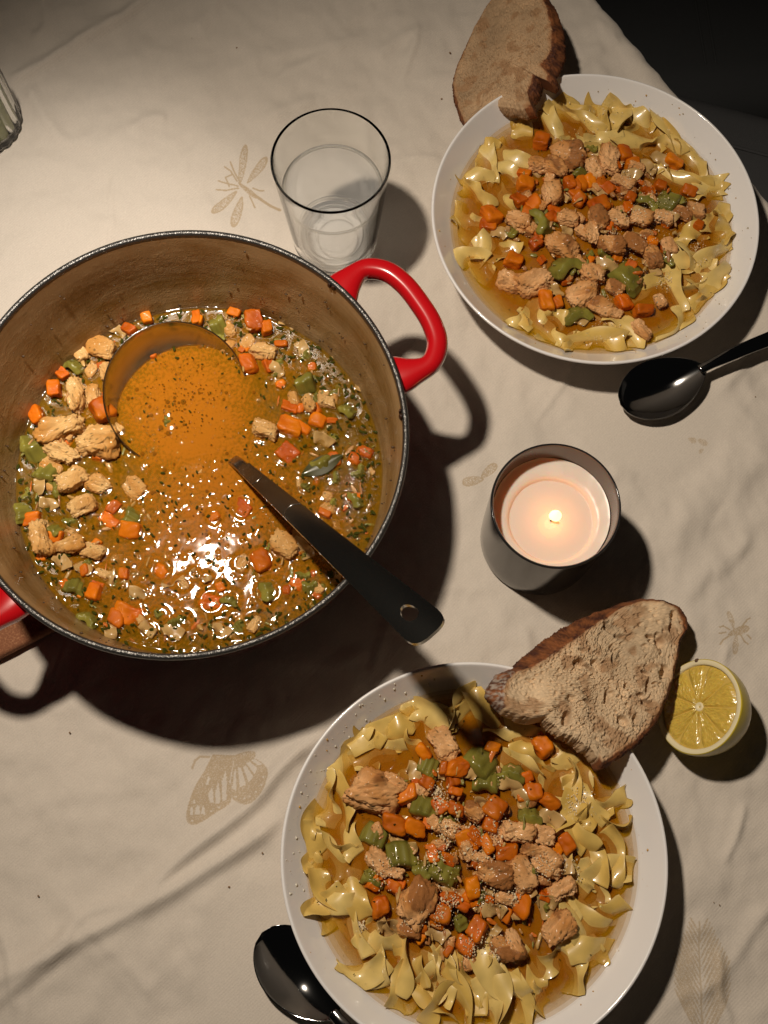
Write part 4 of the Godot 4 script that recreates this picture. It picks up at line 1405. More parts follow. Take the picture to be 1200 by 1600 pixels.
	food("chicken", [
		[0.1037, -0.4776, 19, 10, 2], [0.1144, -0.476, 18, 40, 2], [0.1106, -0.4553, 18, 80, 1.5], [0.0868, -0.434, 19, 20, 2.5], 
		[0.1224, -0.4345, 16, 10, 2], [0.1237, -0.4886, 24, 10, 2.5], [0.1529, -0.484, 22, -80, 3.5], [0.1417, -0.4766, 18, 60, 1.5], 
		[0.1728, -0.4801, 13, 20, 1.5], [0.1614, -0.4654, 18, 20, 1.5], [0.1429, -0.4349, 17, 70, 2.5], [0.1584, -0.4351, 20, 20, 2], 
		[0.2141, -0.4468, 13, 10, 3], [0.2048, -0.4438, 13, 30, 3], [0.1181, -0.4129, 23, 30, 2.5], [0.0991, -0.386, 26, -25, 2], 
		[0.0811, -0.3862, 18, 20, 2], [0.1404, -0.3917, 19, 10, 2], [0.1317, -0.3765, 22, -10, 2], [0.14, -0.423, 18, 80, 3], [0.1535, -0.4154, 19, 10, 2.5], 
		[0.1698, -0.4162, 17, 30, 3.5], [0.1818, -0.4071, 15, 60, 3], [0.1934, -0.4162, 14, 70, 3.5], [0.1905, -0.439, 16, 15, 3], 
		[0.1862, -0.3748, 12, 60, 3.5], [0.1722, -0.3527, 18, 50, 2], [0.1454, -0.3672, 16, 30, 2.5], [0.1551, -0.3824, 13, 30, 2.5], 
		[0.1744, -0.4373, 15, 10, 3], [0.1306, -0.3998, 14, 60, 1.5], [0.1547, -0.3637, 12, 10, 2.5], ], BOWL_A, 0.1, BOWL_LEVEL, wa, ga, foods, 0.004)
	food("celery", [
		[0.1073, -0.4339, 20, 70, 0.5], [0.1937, -0.4521, 22, -60, 3.5], [0.1812, -0.4511, 17, 20, 4], [0.2044, -0.4557, 14, 60, 3], 
		[0.1198, -0.3999, 22, -35, 3.5], [0.1284, -0.3635, 20, -15, 2.5], [0.1665, -0.3923, 24, 40, 4], [0.1939, -0.4061, 13, 30, 3], 
		[0.1411, -0.4974, 12, 20, 1], [0.0832, -0.4257, 12, 30, 0], ], BOWL_A, 0.1, BOWL_LEVEL, wa, ga, foods, 0.002)
	food("onion", [
		[0.1756, -0.4818, 16, 20, 2], [0.1897, -0.4878, 15, 40, 2], [0.1684, -0.472, 14, 10, 2.5], [0.1196, -0.4298, 14, 60, 1.5], 
		[0.0923, -0.4261, 13, 20, 1], [0.1562, -0.4365, 14, 0, 3], [0.1745, -0.4399, 14, 30, 4], [0.1927, -0.4381, 15, 10, 4], [0.1125, -0.3791, 13, 40, 2], 
		[0.1301, -0.3578, 14, 10, 2], [0.1428, -0.4593, 14, 20, 1.5], [0.1825, -0.3995, 13, 70, 3.5], [0.0741, -0.4227, 13, 20, 0.5], 
		[0.1266, -0.4534, 13, 60, 1.5], [0.1486, -0.3981, 14, 20, 3], ], BOWL_A, 0.1, BOWL_LEVEL, wa, ga, foods, 0.003)
	food("noodle", [
		[-0.0154, -0.0599, 30, -60, 3], [0.0002, -0.0683, 30, -25, 3], [0.0038, -0.0567, 30, -20, 2], [0.0151, -0.074, 20, -60, 2.5], 
		[0.0241, -0.0672, 24, 40, 1], [0.0291, -0.0741, 28, 60, 2, 2.2], [0.0336, -0.0846, 30, 20, 2], [0.0496, -0.086, 36, -30, 2], 
		[0.0552, -0.0886, 28, -60, 2.5], [0.012, -0.0481, 28, 10, 0.3], [-0.0217, -0.0262, 28, 75, 1.5], [-0.0296, -0.0285, 28, 85, 1], 
		[-0.0338, -0.0114, 30, 80, 3], [-0.0101, -0.0115, 28, 85, 0], [-0.0166, -0.0019, 24, 10, 1], [-0.0367, -0.0012, 26, 80, 4], 
		[-0.0259, 0.0051, 28, 50, 2], [-0.0305, 0.028, 30, -20, 5], [-0.019, 0.0297, 26, 0, 4], [-0.0066, 0.0227, 30, 75, 1.5], [-0.0096, 0.042, 36, 65, 2], 
		[-0.0243, 0.0379, 18, -30, 2], [-0.0048, 0.0656, 32, -10, 3.5], [0.0052, 0.06, 30, 80, 1.5], [0.0097, 0.0492, 28, 10, 1.5], 
		[0.0147, 0.0614, 34, 80, 1.2], [0.0253, 0.0635, 28, 55, 2], [0.02, 0.0742, 26, -75, 1], [0.0296, 0.0818, 36, -50, 1.5], [0.0383, 0.0542, 32, 60, 2], 
		[0.0394, 0.0707, 28, -60, 1.5], [0.0458, 0.0691, 26, 60, 2.5], [0.0506, 0.0671, 28, 60, 1.5], [0.0447, 0.0872, 28, -60, 2], 
		[0.0529, 0.0845, 36, 70, 1.5], [0.0582, 0.0693, 34, 70, 1.5], [0.0553, 0.0564, 28, 5, 1], [0.0665, -0.0838, 34, 60, 3.5], 
		[0.0616, -0.0904, 26, -35, 1.5], [0.0877, -0.0752, 32, 10, 2], [0.0997, -0.0576, 26, 50, 0.8], [0.0922, -0.0534, 24, 20, 1], 
		[0.1124, -0.0667, 28, 40, 0.5], [0.1251, -0.0609, 26, 0, 0.6], [0.1163, -0.0513, 26, -40, 1], [0.1225, -0.0392, 36, 80, 3], 
		[0.1319, -0.0365, 34, 60, 3], [0.1437, -0.0346, 30, -25, 2.5], [0.1371, -0.0185, 32, -50, 3.5], [0.1286, -0.0231, 30, 80, 2.5], 
		[0.1485, -0.0197, 22, 0, 0.8], [0.1254, -0.0143, 26, 40, 2.5], [0.1192, -0.0257, 24, 60, 2], [0.1438, -0.0015, 30, 85, 2.5], 
		[0.1294, 0.0019, 28, 60, 3], [0.1243, 0.0077, 26, 60, 3], [0.1447, 0.011, 28, -20, 2.5], [0.1355, 0.0131, 24, 70, 1.5], [0.1395, 0.0239, 28, 0, 2], 
		[0.1291, 0.0308, 28, 30, 0.3], [0.1289, 0.0413, 32, 55, 1], [0.1337, 0.0539, 26, 0, 2], [0.1185, 0.0626, 28, 80, 0.6], 
		[0.1087, 0.0538, 22, -45, 0.3], [0.0784, 0.0595, 34, 70, 3.5], [0.083, 0.0677, 26, 50, 3], [0.0684, 0.0745, 36, 70, 2], [0.062, 0.072, 32, 80, 2], 
		[0.0876, 0.0822, 28, 80, 0.2], [0.0697, 0.0873, 34, 80, 0.5], [0.0996, 0.0671, 26, 85, -1.5], [0.1045, 0.074, 24, 80, -2], 
		[0.1161, 0.0291, 22, 20, 0], [-0.0067, -0.072, 26, 40, 2.5], ], BOWL_B, 0.1, BOWL_LEVEL, wb, gb, foods, 0.0)
	food("carrot", [
		[0.0523, -0.0508, 16, 5, 3], [0.0303, -0.0597, 12, 50, 1.5], [0.0319, -0.0415, 13, 30, 2], [0.0204, -0.0335, 15, -20, 1], 
		[0.0131, -0.0161, 18, 15, 2], [0.0268, -0.0148, 15, 20, 1.5], [0.0498, -0.0365, 11, 10, 3], [0.0507, -0.0262, 14, 20, 3], 
		[0.0569, -0.0073, 14, 60, 3], [0.1037, -0.0663, 17, 50, 0.5], [0.0731, -0.0644, 10, 10, 0.5], [0.0746, -0.0271, 18, -50, 4], 
		[0.0985, -0.0383, 14, 80, 2], [0.1079, -0.0325, 13, 30, 2.5], [0.1183, -0.0088, 14, 60, 2.5], [0.081, -0.0022, 14, -10, 4], 
		[0.0623, -0.0105, 14, 40, 4], [0.0071, 0.0313, 17, 80, 2.5], [0.0144, 0.0209, 13, 20, 1.5], [0.0529, 0.0278, 18, 30, 4], [0.0424, 0.0344, 14, 10, 4], 
		[0.0292, 0.0427, 13, 10, 3], [0.0369, 0.0005, 12, 70, 3], [0.0579, 0.052, 15, 30, 2.5], [0.065, 0.0418, 18, -60, 3.5], [0.0904, 0.0275, 14, -70, 3], 
		[0.0616, 0.0191, 14, 80, 4], [0.066, 0.0054, 13, 30, 4], [0.0698, -0.0059, 12, 60, 4], [0.0467, 0.0042, 11, 20, 3], [0.0716, -0.0172, 10, 20, 4], 
		[0.0949, -0.0466, 11, 70, 2], ], BOWL_B, 0.1, BOWL_LEVEL, wb, gb, foods, 0.003)
	food("chicken", [
		[0.042, -0.066, 19, 60, 2.5], [-0.0005, -0.0346, 31, 20, 2.5], [0.0123, -0.0408, 17, 30, 3], [0.0451, -0.0154, 17, 20, 3.5], 
		[0.088, -0.0137, 21, 5, 5], [0.1036, -0.0124, 17, 10, 4.5], [0.1078, 0.0061, 17, 40, 4], [0.005, 0.0065, 18, 40, 2.5], [0.0129, 0.011, 18, 20, 1.5], 
		[0.0281, 0.0294, 27, -60, 4], [0.075, 0.0106, 20, 0, 4.5], [0.0912, 0.0107, 20, 60, 4.5], [0.1047, 0.0021, 18, 30, 4], [0.1158, 0.0186, 18, -30, 3], 
		[0.1126, 0.0404, 21, -35, 2.5], [0.0831, 0.0249, 17, 20, 4], [0.0863, 0.0485, 17, 70, 2], [0.0791, 0.0527, 15, 60, 2.5], 
		[0.0676, 0.0035, 15, 30, 4.5], [0.0445, -0.0602, 14, 20, 2], [0.0617, -0.0244, 13, 40, 4], [0.0989, -0.0032, 15, 20, 4], [0.0247, 0.0433, 14, 10, 2], 
		[0.0582, -0.0017, 13, 70, 4], ], BOWL_B, 0.1, BOWL_LEVEL, wb, gb, foods, 0.004)
	food("celery", [
		[0.0323, -0.0263, 20, 20, 3], [0.0017, -0.0093, 20, 20, 1], [0.0337, -0.0512, 14, 20, 2], [0.066, -0.0556, 22, 40, 3], 
		[0.0689, -0.0441, 18, 10, 2.5], [0.087, -0.0494, 19, 20, 1], [0.0965, -0.0241, 20, 15, 3], [0.0192, 0.0016, 22, -10, 4], 
		[0.0314, 0.0092, 15, 10, 3.5], [0.0449, 0.0098, 24, 30, 4], [0.0026, 0.014, 14, 20, 0], [0.055, 0.0386, 15, 60, 2], [0.0338, -0.0462, 12, 60, 2], ], BOWL_B, 0.1, BOWL_LEVEL, wb, gb, foods, 0.002)
	food("onion", [
		[0.024, -0.0451, 14, 60, 2], [0.0831, -0.0404, 15, 20, 2], [0.0899, -0.033, 14, 60, 2.5], [0.1087, -0.0216, 15, 20, 3], 
		[0.0133, 0.0437, 15, 10, 2.5], [0.0095, 0.0445, 13, 50, 2.5], [0.074, 0.0325, 15, 0, 3], [0.1046, 0.0296, 14, 60, 2], [0.0575, -0.0471, 13, 10, 3], 
		[0.0463, -0.0125, 14, 40, 4], [0.1163, 0.0035, 14, 70, 3], [0.1065, 0.0259, 13, 10, 2.5], [0.0931, 0.0191, 13, 40, 3.5], 
		[0.0675, -0.0284, 13, 20, 4], [0.04, 0.0463, 15, 20, 2], ], BOWL_B, 0.1, BOWL_LEVEL, wb, gb, foods, 0.003)
	scraps(BOWL_A, 0.062, BOWL_LEVEL, 190, "small shreds of chicken and vegetables in the bowl by the water glass", 0.6)
	scraps(BOWL_B, 0.062, BOWL_LEVEL, 220, "small shreds of chicken and vegetables in the bowl beside the lemon", 0.6)
	for k in 2:
		var heart: Vector3 = [BOWL_A + Vector3(0.004, 0, -0.004), BOWL_B + Vector3(-0.004, 0, 0.002)][k]
		for kind in ["chicken", "carrot", "celery", "onion"]:
			var more := []
			for j in {"chicken": 26, "carrot": 30, "celery": 14, "onion": 16}[kind]:
				var a := rng.randf() * TAU
				var q := 0.058 * pow(rng.randf(), 0.62)
				more.push_back([heart.x + cos(a) * q, heart.z + sin(a) * q, rng.randf_range(7.0, 13.0), rng.randf_range(0.0, 180.0), rng.randf_range(-0.5, 2.2)])
			food(kind, more, [BOWL_A, BOWL_B][k], 0.1, BOWL_LEVEL, [wa, wb][k], [ga, gb][k], foods, 0.0025)
	for k in 2:
		var mid: Vector3 = [BOWL_A, BOWL_B][k]
		var rows := []
		for j in 6:
			var a := rng.randfn(-0.9, 0.9) if k == 0 and j < 4 else rng.randf() * TAU
			var q := rng.randf_range(0.058, 0.090)
			rows.push_back([mid.x + cos(a) * q, mid.z + sin(a) * q, rng.randf_range(24.0, 36.0), rad_to_deg(a) + rng.randf_range(30.0, 150.0), rng.randf_range(-1.5, 1.2)])
		food("noodle", rows, mid, 0.1, BOWL_LEVEL, [wa, wb][k], [ga, gb][k], foods, 0.0)
	build_broth(BOWL_A, "golden brown broth filling the white bowl by the water glass", 0.0)
	build_broth(BOWL_B, "golden brown broth filling the white bowl beside the lemon", 70.0)
	cheese([
		[0.1736, -0.44, 5], [0.1894, -0.4356, 4], [0.183, -0.4508, 5], [0.1684, -0.4118, 4], [0.2136, -0.4163, 3], [0.2155, -0.4088, 2.5], 
		[0.1902, -0.3902, 3], [0.1536, -0.3495, 4], [0.1448, -0.3492, 4], [0.1675, -0.4683, 5], [0.155, -0.4213, 6], [0.1775, -0.4147, 5], 
		[0.2079, -0.4441, 4], [0.1497, -0.3762, 5], [0.143, -0.5206, 8], ], 1300, BOWL_LEVEL + 0.0008, "grated pale cheese scattered over the bowl by the water glass")
	cheese([
		[0.0397, -0.0367, 2.5], [0.0418, -0.031, 2.5], [0.0537, -0.0164, 6], [0.0616, -0.0093, 6], [0.0731, -0.0172, 5], [0.0481, -0.0088, 5], 
		[0.0695, 0.0015, 6], [0.0469, 0.0279, 4], [0.0433, 0.0352, 4], [0.0697, 0.0234, 4], [0.085, 0.0211, 3], [0.1237, -0.0303, 4], [0.1276, -0.0342, 4], 
		[0.0776, 0.0553, 3], [0.0776, 0.05, 3], [-0.0038, 0.0433, 1.5], [0.0082, 0.0111, 5], [0.0244, 0.0395, 4], [0.1041, 0.0039, 5], [0.1214, 0.007, 3], 
		[0.0625, 0.0505, 4], [0.0388, 0.0063, 5], ], 1900, BOWL_LEVEL + 0.0008, "grated pale cheese scattered over the bowl beside the lemon")
	specks(BOWL_A, 40, -1.6, 1.2, "tiny soup specks on the rim of the bowl by the water glass", Color(0.42, 0.34, 0.22))
	specks(BOWL_B, 70, 2.9, 4.5, "tiny soup drops on the rim of the bowl beside the lemon", Color(0.62, 0.56, 0.45))
	specks(BOWL_A, 26, -3.1, 3.1, "tiny amber splashes on the rim of the bowl by the water glass", Color(0.50, 0.27, 0.05))
	specks(BOWL_B, 30, -3.1, 3.1, "tiny amber splashes on the rim of the bowl beside the lemon", Color(0.50, 0.27, 0.05))
	var fl := chunk(Vector3(0.0022, 0.0005, 0.0010), 4, 2.2, 0.0002, 1.0, 0.0, func(_p, _l, f): return Color(0.03, 0.03, 0.008) * (1.0 + f))
	for k in 2:
		var mid: Vector3 = [BOWL_A, BOWL_B][k]
		var places := scatter(110, mid, 0.098, BOWL_LEVEL + 0.0004, Vector2(0.25, 0.8))
		for p in places.size():
			var q: Transform3D = places[p]
			q.origin.y = top_at(q.origin.x, q.origin.z, q.origin.y) if rng.randf() < 0.6 else q.origin.y
			places[p] = q
		tag(many("herb_flecks", fl, matte(), places), "dark herb flecks over the soup in the " + [wa, wb][k], "herbs", "", "stuff")

# ---------- bread ----------
func bread(called: String, plane: Dictionary, thick: float, label: String, crumb: Color, pores: int, pore_size: Vector2, flour: Vector2) -> void:
	var outline := PackedVector2Array()
	for p in plane.pts: outline.push_back(Vector2(p[0], p[1]))
	var n := outline.size()
	var mid := Vector2.ZERO
	var seg := 540
	var rings := 110
	var rad := PackedFloat32Array()
	var crust := PackedFloat32Array()
	var flare := PackedFloat32Array()
	for j in seg:
		var dir := Vector2.from_angle(TAU * j / seg)
		var best := 0.0
		var cw := 0.0
		var fw := 0.0
		for e in n:
			var a: Vector2 = outline[e]
			var d: Vector2 = outline[(e + 1) % n]
			var hit = Geometry2D.segment_intersects_segment(mid, dir * 0.4, a, d)
			if hit != null and hit.length() > best:
				best = hit.length()
				var t := a.distance_to(hit) / a.distance_to(d)
				cw = lerpf(plane.pts[e][2], plane.pts[(e + 1) % n][2], t)
				fw = lerpf(plane.pts[e][3], plane.pts[(e + 1) % n][3], t)
		rad.push_back(best)
		crust.push_back(cw * 0.001)
		flare.push_back(fw * 0.001)
	var off := rng.randf() * 500.0
	for j in seg:
		var dir := Vector2.from_angle(TAU * j / seg)
		var torn := 1.0 if crust[j] < 0.0005 else 0.35
		rad[j] += (soft.get_noise_2d(dir.x * 260.0 + off, dir.y * 260.0) * 0.0011 + fine.get_noise_2d(dir.x * 420.0 + off, dir.y * 420.0) * 0.0011) * torn
	var holes := []
	for k in pores:
		var j: int = rng.randi() % seg
		var s := sqrt(rng.randf()) * 0.92
		if k % 2 == 0 and pores > 60: j = int(fposmod(rng.randfn(0.88, 0.09), 1.0) * seg)
		var rr := lerpf(pore_size.x, pore_size.y, pow(rng.randf(), 2.6))
		holes.push_back([Vector2.from_angle(TAU * j / seg) * rad[j] * s, rr, rng.randf() * PI, rng.randf_range(0.28, 0.9)])
	for k in 950:
		var j := rng.randi() % seg
		holes.push_back([Vector2.from_angle(TAU * j / seg) * rad[j] * sqrt(rng.randf()) * 0.97, rng.randf_range(0.0004, 0.0015), rng.randf() * PI, rng.randf_range(0.4, 1.0)])
	var near := {}
	for o in holes:
		var reach: float = o[1] * 1.4
		for gy in range(int(floor((o[0].y - reach) / 0.004)), int(floor((o[0].y + reach) / 0.004)) + 1):
			for gx in range(int(floor((o[0].x - reach) / 0.004)), int(floor((o[0].x + reach) / 0.004)) + 1):
				var key := Vector2i(gx, gy)
				if not near.has(key): near[key] = []
				near[key].push_back(o)
	var b := Buf.new()
	b.colored = true
	var crust_at := func(q: Vector2, j: int) -> Color:
		var k := clampf(0.5 + soft.get_noise_2d(q.x * 4000.0 + off, q.y * 4000.0) * 0.9 + fine.get_noise_2d(q.x * 4200.0, q.y * 4200.0 + off) * 0.5, 0.0, 1.0)
		var c := Color(0.055, 0.015, 0.006).lerp(Color(0.27, 0.088, 0.024), k)
		var fl := smoothstep(0.02, 0.006, (q - flour).length())
		return c.lerp(Color(0.42, 0.36, 0.30), fl * clampf(0.3 + fine.get_noise_2d(q.x * 3000.0, q.y * 3000.0) * 1.6, 0.0, 0.85))
	var rows := []
	for k in rings + 1:
		var s := float(k) / rings
		var row := []
		for j in seg:
			var dir := Vector2.from_angle(TAU * j / seg)
			var q := dir * rad[j] * s
			var inset := (1.0 - s) * rad[j]
			var h := soft.get_noise_2d(q.x * 1500.0 + off, q.y * 1500.0) * 0.0030
			var cn := cells.get_noise_2d(q.x * 3600.0 + off, q.y * 3600.0)
			var st := q.rotated(0.6 + 0.8 * soft.get_noise_2d(q.x * 400.0, q.y * 400.0 + off))
			h += 0.0009 * (0.4 - absf(fine.get_noise_2d(st.x * 2200.0 + off, st.y * 4200.0)) * 1.6) + fine.get_noise_2d(q.x * 5200.0 + off, q.y * 5200.0) * 0.0003 + fine.get_noise_2d(q.x * 12000.0, q.y * 12000.0 + off) * 0.00016 + cn * 0.0001
			var deep := 0.0
			for o in near.get(Vector2i(int(floor(q.x / 0.004)), int(floor(q.y / 0.004))), []):
				var w: Vector2 = (q - o[0]).rotated(-o[2])
				var e := Vector2(w.x / o[1], w.y / (o[1] * o[3])).length()
				e += 0.3 * soft.get_noise_2d(q.x * 6000.0 + off, q.y * 6000.0)
				if e < 1.1: deep = maxf(deep, o[1] * 1.1 * smoothstep(1.1, 0.6, e))
			var edge := smoothstep(0.0, 0.004, inset)
			h = h * lerpf(0.4, 1.0, edge) - deep * edge - 0.0022 * (1.0 - edge) * (1.0 - edge)
			var is_crust := 1.0 - smoothstep(crust[j] * 0.8 - 0.0002, crust[j] * 1.1 + 0.0006, inset + soft.get_noise_2d(q.x * 5000.0, q.y * 5000.0) * 0.0012)
			var tone := 1.0 + 0.3 * soft.get_noise_2d(q.x * 1100.0 + off, q.y * 1100.0) + 0.2 * fine.get_noise_2d(q.x * 6000.0, q.y * 6000.0 + off)
			var c := Color(crumb.r * tone, crumb.g * tone, crumb.b * tone)
			c = c.lerp(Color(0.34, 0.185, 0.085), 0.75 * smoothstep(0.05, 0.38, soft.get_noise_2d(q.x * 2300.0 + off, q.y * 2300.0 + 40.0)))
			c = c.lerp(Color(0.40, 0.19, 0.075), 0.55 * smoothstep(crust[j] + 0.004, crust[j], inset) * float(crust[j] > 0.0004))
			c = c.lerp(crust_at.call(q, j), is_crust * float(crust[j] > 0.0004))
			row.push_back(b.vert(Vector3(q.x, h, q.y), Vector2.ZERO, c))
		rows.push_back(row)
	var sides := 12
	for k in range(1, sides + 1):
		var t := float(k) / sides
		var row := []
		for j in seg:
			var dir := Vector2.from_angle(TAU * j / seg)
			var rough := soft.get_noise_2d(dir.x * 300.0 + off, t * 60.0 + dir.y * 300.0) * 0.0009 + fine.get_noise_2d(dir.x * 800.0, t * 90.0 + dir.y * 800.0) * 0.0007
			var bulge := sin(t * PI) * 0.0012
			var q := dir * (rad[j] + flare[j] * smoothstep(0.0, 0.85, t) + bulge + rough)
			var c: Color = crust_at.call(q, j) if crust[j] > 0.0004 else Color(crumb.r * 0.9, crumb.g * 0.85, crumb.b * 0.8)
			row.push_back(b.vert(Vector3(q.x, -0.0022 - (thick - 0.0022) * t, q.y), Vector2.ZERO, c))
		rows.push_back(row)
	for k in range(1, 9):
		var row := []
		for j in seg:
			var dir := Vector2.from_angle(TAU * j / seg)
			var q := dir * (rad[j] + flare[j]) * (1.0 - k / 8.02)
			row.push_back(b.vert(Vector3(q.x, -thick, q.y), Vector2.ZERO, crumb))
		rows.push_back(row)
	for k in rows.size() - 1:
		for j in seg:
			b.quad(rows[k][j], rows[k][(j + 1) % seg], rows[k + 1][(j + 1) % seg], rows[k + 1][j])
	var m := tinted(0.8)
	m.subsurf_scatter_enabled = false
	tag(put(called, b.mesh(), m, self, plane.o, Basis(plane.x, plane.y, plane.z)), label, "bread")

func build_bread() -> void:
	bread("bread_slice", {"o": Vector3(0.0774, 0.0402, -0.56), "x": Vector3(0.8734, 0.4807, -0.0775), "y": Vector3(-0.4869, 0.8623, -0.139), "z": Vector3(0, 0.1592, 0.9872), "pts": [[-0.0352, 0.0447, 1.2, 0], [-0.0399, 0.0301, 1.6, 1], [-0.0443, 0.0109, 1.6, 1], [-0.045, -0.0004, 1.5, 1], [-0.0424, -0.0144, 1.4, 1], [-0.0377, -0.0261, 1.4, 1], [-0.0313, -0.0391, 1.4, 1], [-0.025, -0.0529, 1.5, 1], [-0.0185, -0.0654, 1.5, 1], [-0.0115, -0.0756, 1.5, 1], [-0.0025, -0.0792, 1.5, 1], [0.0081, -0.0777, 1.6, 1], [0.0198, -0.0685, 1.8, 2], [0.0297, -0.0537, 2.2, 3], [0.0348, -0.0376, 2.2, 3], [0.0377, -0.019, 2.6, 3], [0.0379, 0.003, 4, 3], [0.0357, 0.0121, 6, 3], [0.0311, 0.0205, 6, 2], [0.0347, 0.0303, 5, 1], [0.0321, 0.0353, 3, 0], [0.027, 0.0286, 2, 0], [0.0232, 0.0237, 3, 0], [0.021, 0.0332, 5, 0], [0.0165, 0.0404, 4, 0], [0.0186, 0.0524, 2, 0], [0.0109, 0.0502, 0, 0], [-0.0003, 0.0439, 0, 0], [-0.0107, 0.0362, 0, 0], [-0.0178, 0.033, 0, 0], [-0.025, 0.038, 0, 0], [-0.0316, 0.0432, 0, 0]]}, 0.013, "dry bread slice with a torn corner leaning on the bowl at the table's edge", Color(0.45, 0.295, 0.165), 40, Vector2(0.0005, 0.0022), Vector2(9, 9))
	bread("bread_slice", {"o": Vector3(0.1362, 0.0476, -0.1041), "x": Vector3(0.9845, -0.1714, 0.036), "y": Vector3(0.1752, 0.9635, -0.2026), "z": Vector3(0, 0.2058, 0.9786), "pts": [[-0.0632, 0.011, 3, 5], [-0.0611, 0.0042, 3.5, 6], [-0.0553, -0.0026, 3.5, 7], [-0.0451, -0.0065, 3, 8], [-0.0303, -0.0174, 2.6, 9], [-0.0131, -0.0312, 2.4, 9], [0.0046, -0.0446, 2.2, 8], [0.0204, -0.0553, 2, 6], [0.0339, -0.0615, 2, 4], [0.0494, -0.0624, 2.4, 2], [0.0596, -0.0591, 4, 1], [0.0643, -0.0524, 6, 1], [0.0644, -0.0444, 6, 0], [0.0583, -0.0358, 3, 0], [0.0556, -0.0259, 1.6, 0], [0.0516, -0.0104, 1.6, 0], [0.0455, 0.0049, 1.8, 0], [0.0371, 0.0201, 2, 0], [0.0266, 0.032, 2, 0], [0.0157, 0.0409, 2, 0], [0.0051, 0.0481, 2, 0], [-0.0003, 0.0513, 1.5, 0], [-0.0023, 0.0457, 0, 0], [-0.0065, 0.0413, 0, 0], [-0.0143, 0.0358, 0, 0], [-0.0242, 0.0327, 0, 0], [-0.0296, 0.0277, 0, 0], [-0.0339, 0.0237, 0, 0], [-0.0432, 0.0262, 0, 0], [-0.0511, 0.0242, 0, 0], [-0.0578, 0.0217, 0, 0], [-0.0609, 0.018, 1, 1]]}, 0.016, "thick sourdough slice with dark crust, propped between the bowl and the lemon half", Color(0.58, 0.42, 0.26), 80, Vector2(0.0007, 0.0058), Vector2(-0.062, 0.01))

# ---------- glass, candle, lemon, spoons, shaker ----------
func build_glass() -> void:
	var t := thing("water_glass", GLASS, "clear straight tumbler half full of water between the pot and a bowl", "glass")
	var b := Buf.new()
	var out := [Vector2(0.0284, 0.0072), Vector2(0.0306, 0.0068)]
	for k in range(1, 13): out.push_back(Vector2(lerpf(0.0308, 0.0393, k / 12.0), lerpf(0.0072, 0.1012, k / 12.0)))
	out += [Vector2(0.0394, 0.1020), Vector2(0.0391, 0.1026), Vector2(0.0386, 0.1028), Vector2(0.0379, 0.1025), Vector2(0.0376, 0.1015)]
	for k in range(1, 13): out.push_back(Vector2(lerpf(0.0376, 0.0286, k / 12.0), lerpf(0.1015, 0.0110, k / 12.0)))
	out.push_back(Vector2(0.0284, 0.0072))
	lathe(b, out, 128)
	put("wall", finish(b), solid_glass(Color(0.98, 0.99, 0.985), 0.05), t)
	b = Buf.new()
	lathe(b, [Vector2(0.0003, 0.0012), Vector2(0.0240, 0.0012), Vector2(0.0262, 0.0005), Vector2(0.0280, 0.0004), Vector2(0.0297, 0.0012), Vector2(0.0303, 0.0030), Vector2(0.0308, 0.0065)], 128)
	put("base", finish(b), pane(0.42, 0.01), t)
	b = Buf.new()
	lathe(b, [Vector2(0.0252, 0.0030), Vector2(0.0262, 0.0022), Vector2(0.0274, 0.0030), Vector2(0.0266, 0.0040), Vector2(0.0252, 0.0030)], 128)
	put("base_ring", finish(b), solid_glass(Color(0.97, 0.985, 0.975), 0.05), t)
	for c in [[0.0150, 0.0106, 0.0005], [0.0222, 0.0108, 0.0012], [0.0278, 0.0135, 0.0011], [0.0331, 0.0686, 0.0009], [0.0292, 0.0030, 0.0011]]:
		var loop := []
		for k in 13: loop.push_back(Vector2(c[0] - cos(TAU * k / 12.0) * c[2], c[1] - sin(TAU * k / 12.0) * c[2]))
		var rb := Buf.new()
		lathe(rb, loop, 128)
		put("glass_ridge", finish(rb), solid_glass(Color(0.97, 0.985, 0.975), 0.05), t)
	b = Buf.new()
	# water that just laps into the glass's inside wall
	var w := [Vector2(0.0003, 0.0110), Vector2(0.012, 0.0111), Vector2(0.0221, 0.0116), Vector2(0.0262, 0.0124), Vector2(0.0284, 0.0138), Vector2(0.0290, 0.0165)]
	for k in range(1, 9): w.push_back(Vector2(lerpf(0.0290, 0.0340, k / 8.0), lerpf(0.0165, 0.0675, k / 8.0)))
	w += [Vector2(0.0342, 0.0697), Vector2(0.0335, 0.0690), Vector2(0.0322, 0.0687), Vector2(0.0200, 0.0686), Vector2(0.0003, 0.0686)]
	lathe(b, w, 128)
	put("water", finish(b), pane(0.10, 0.01), t)

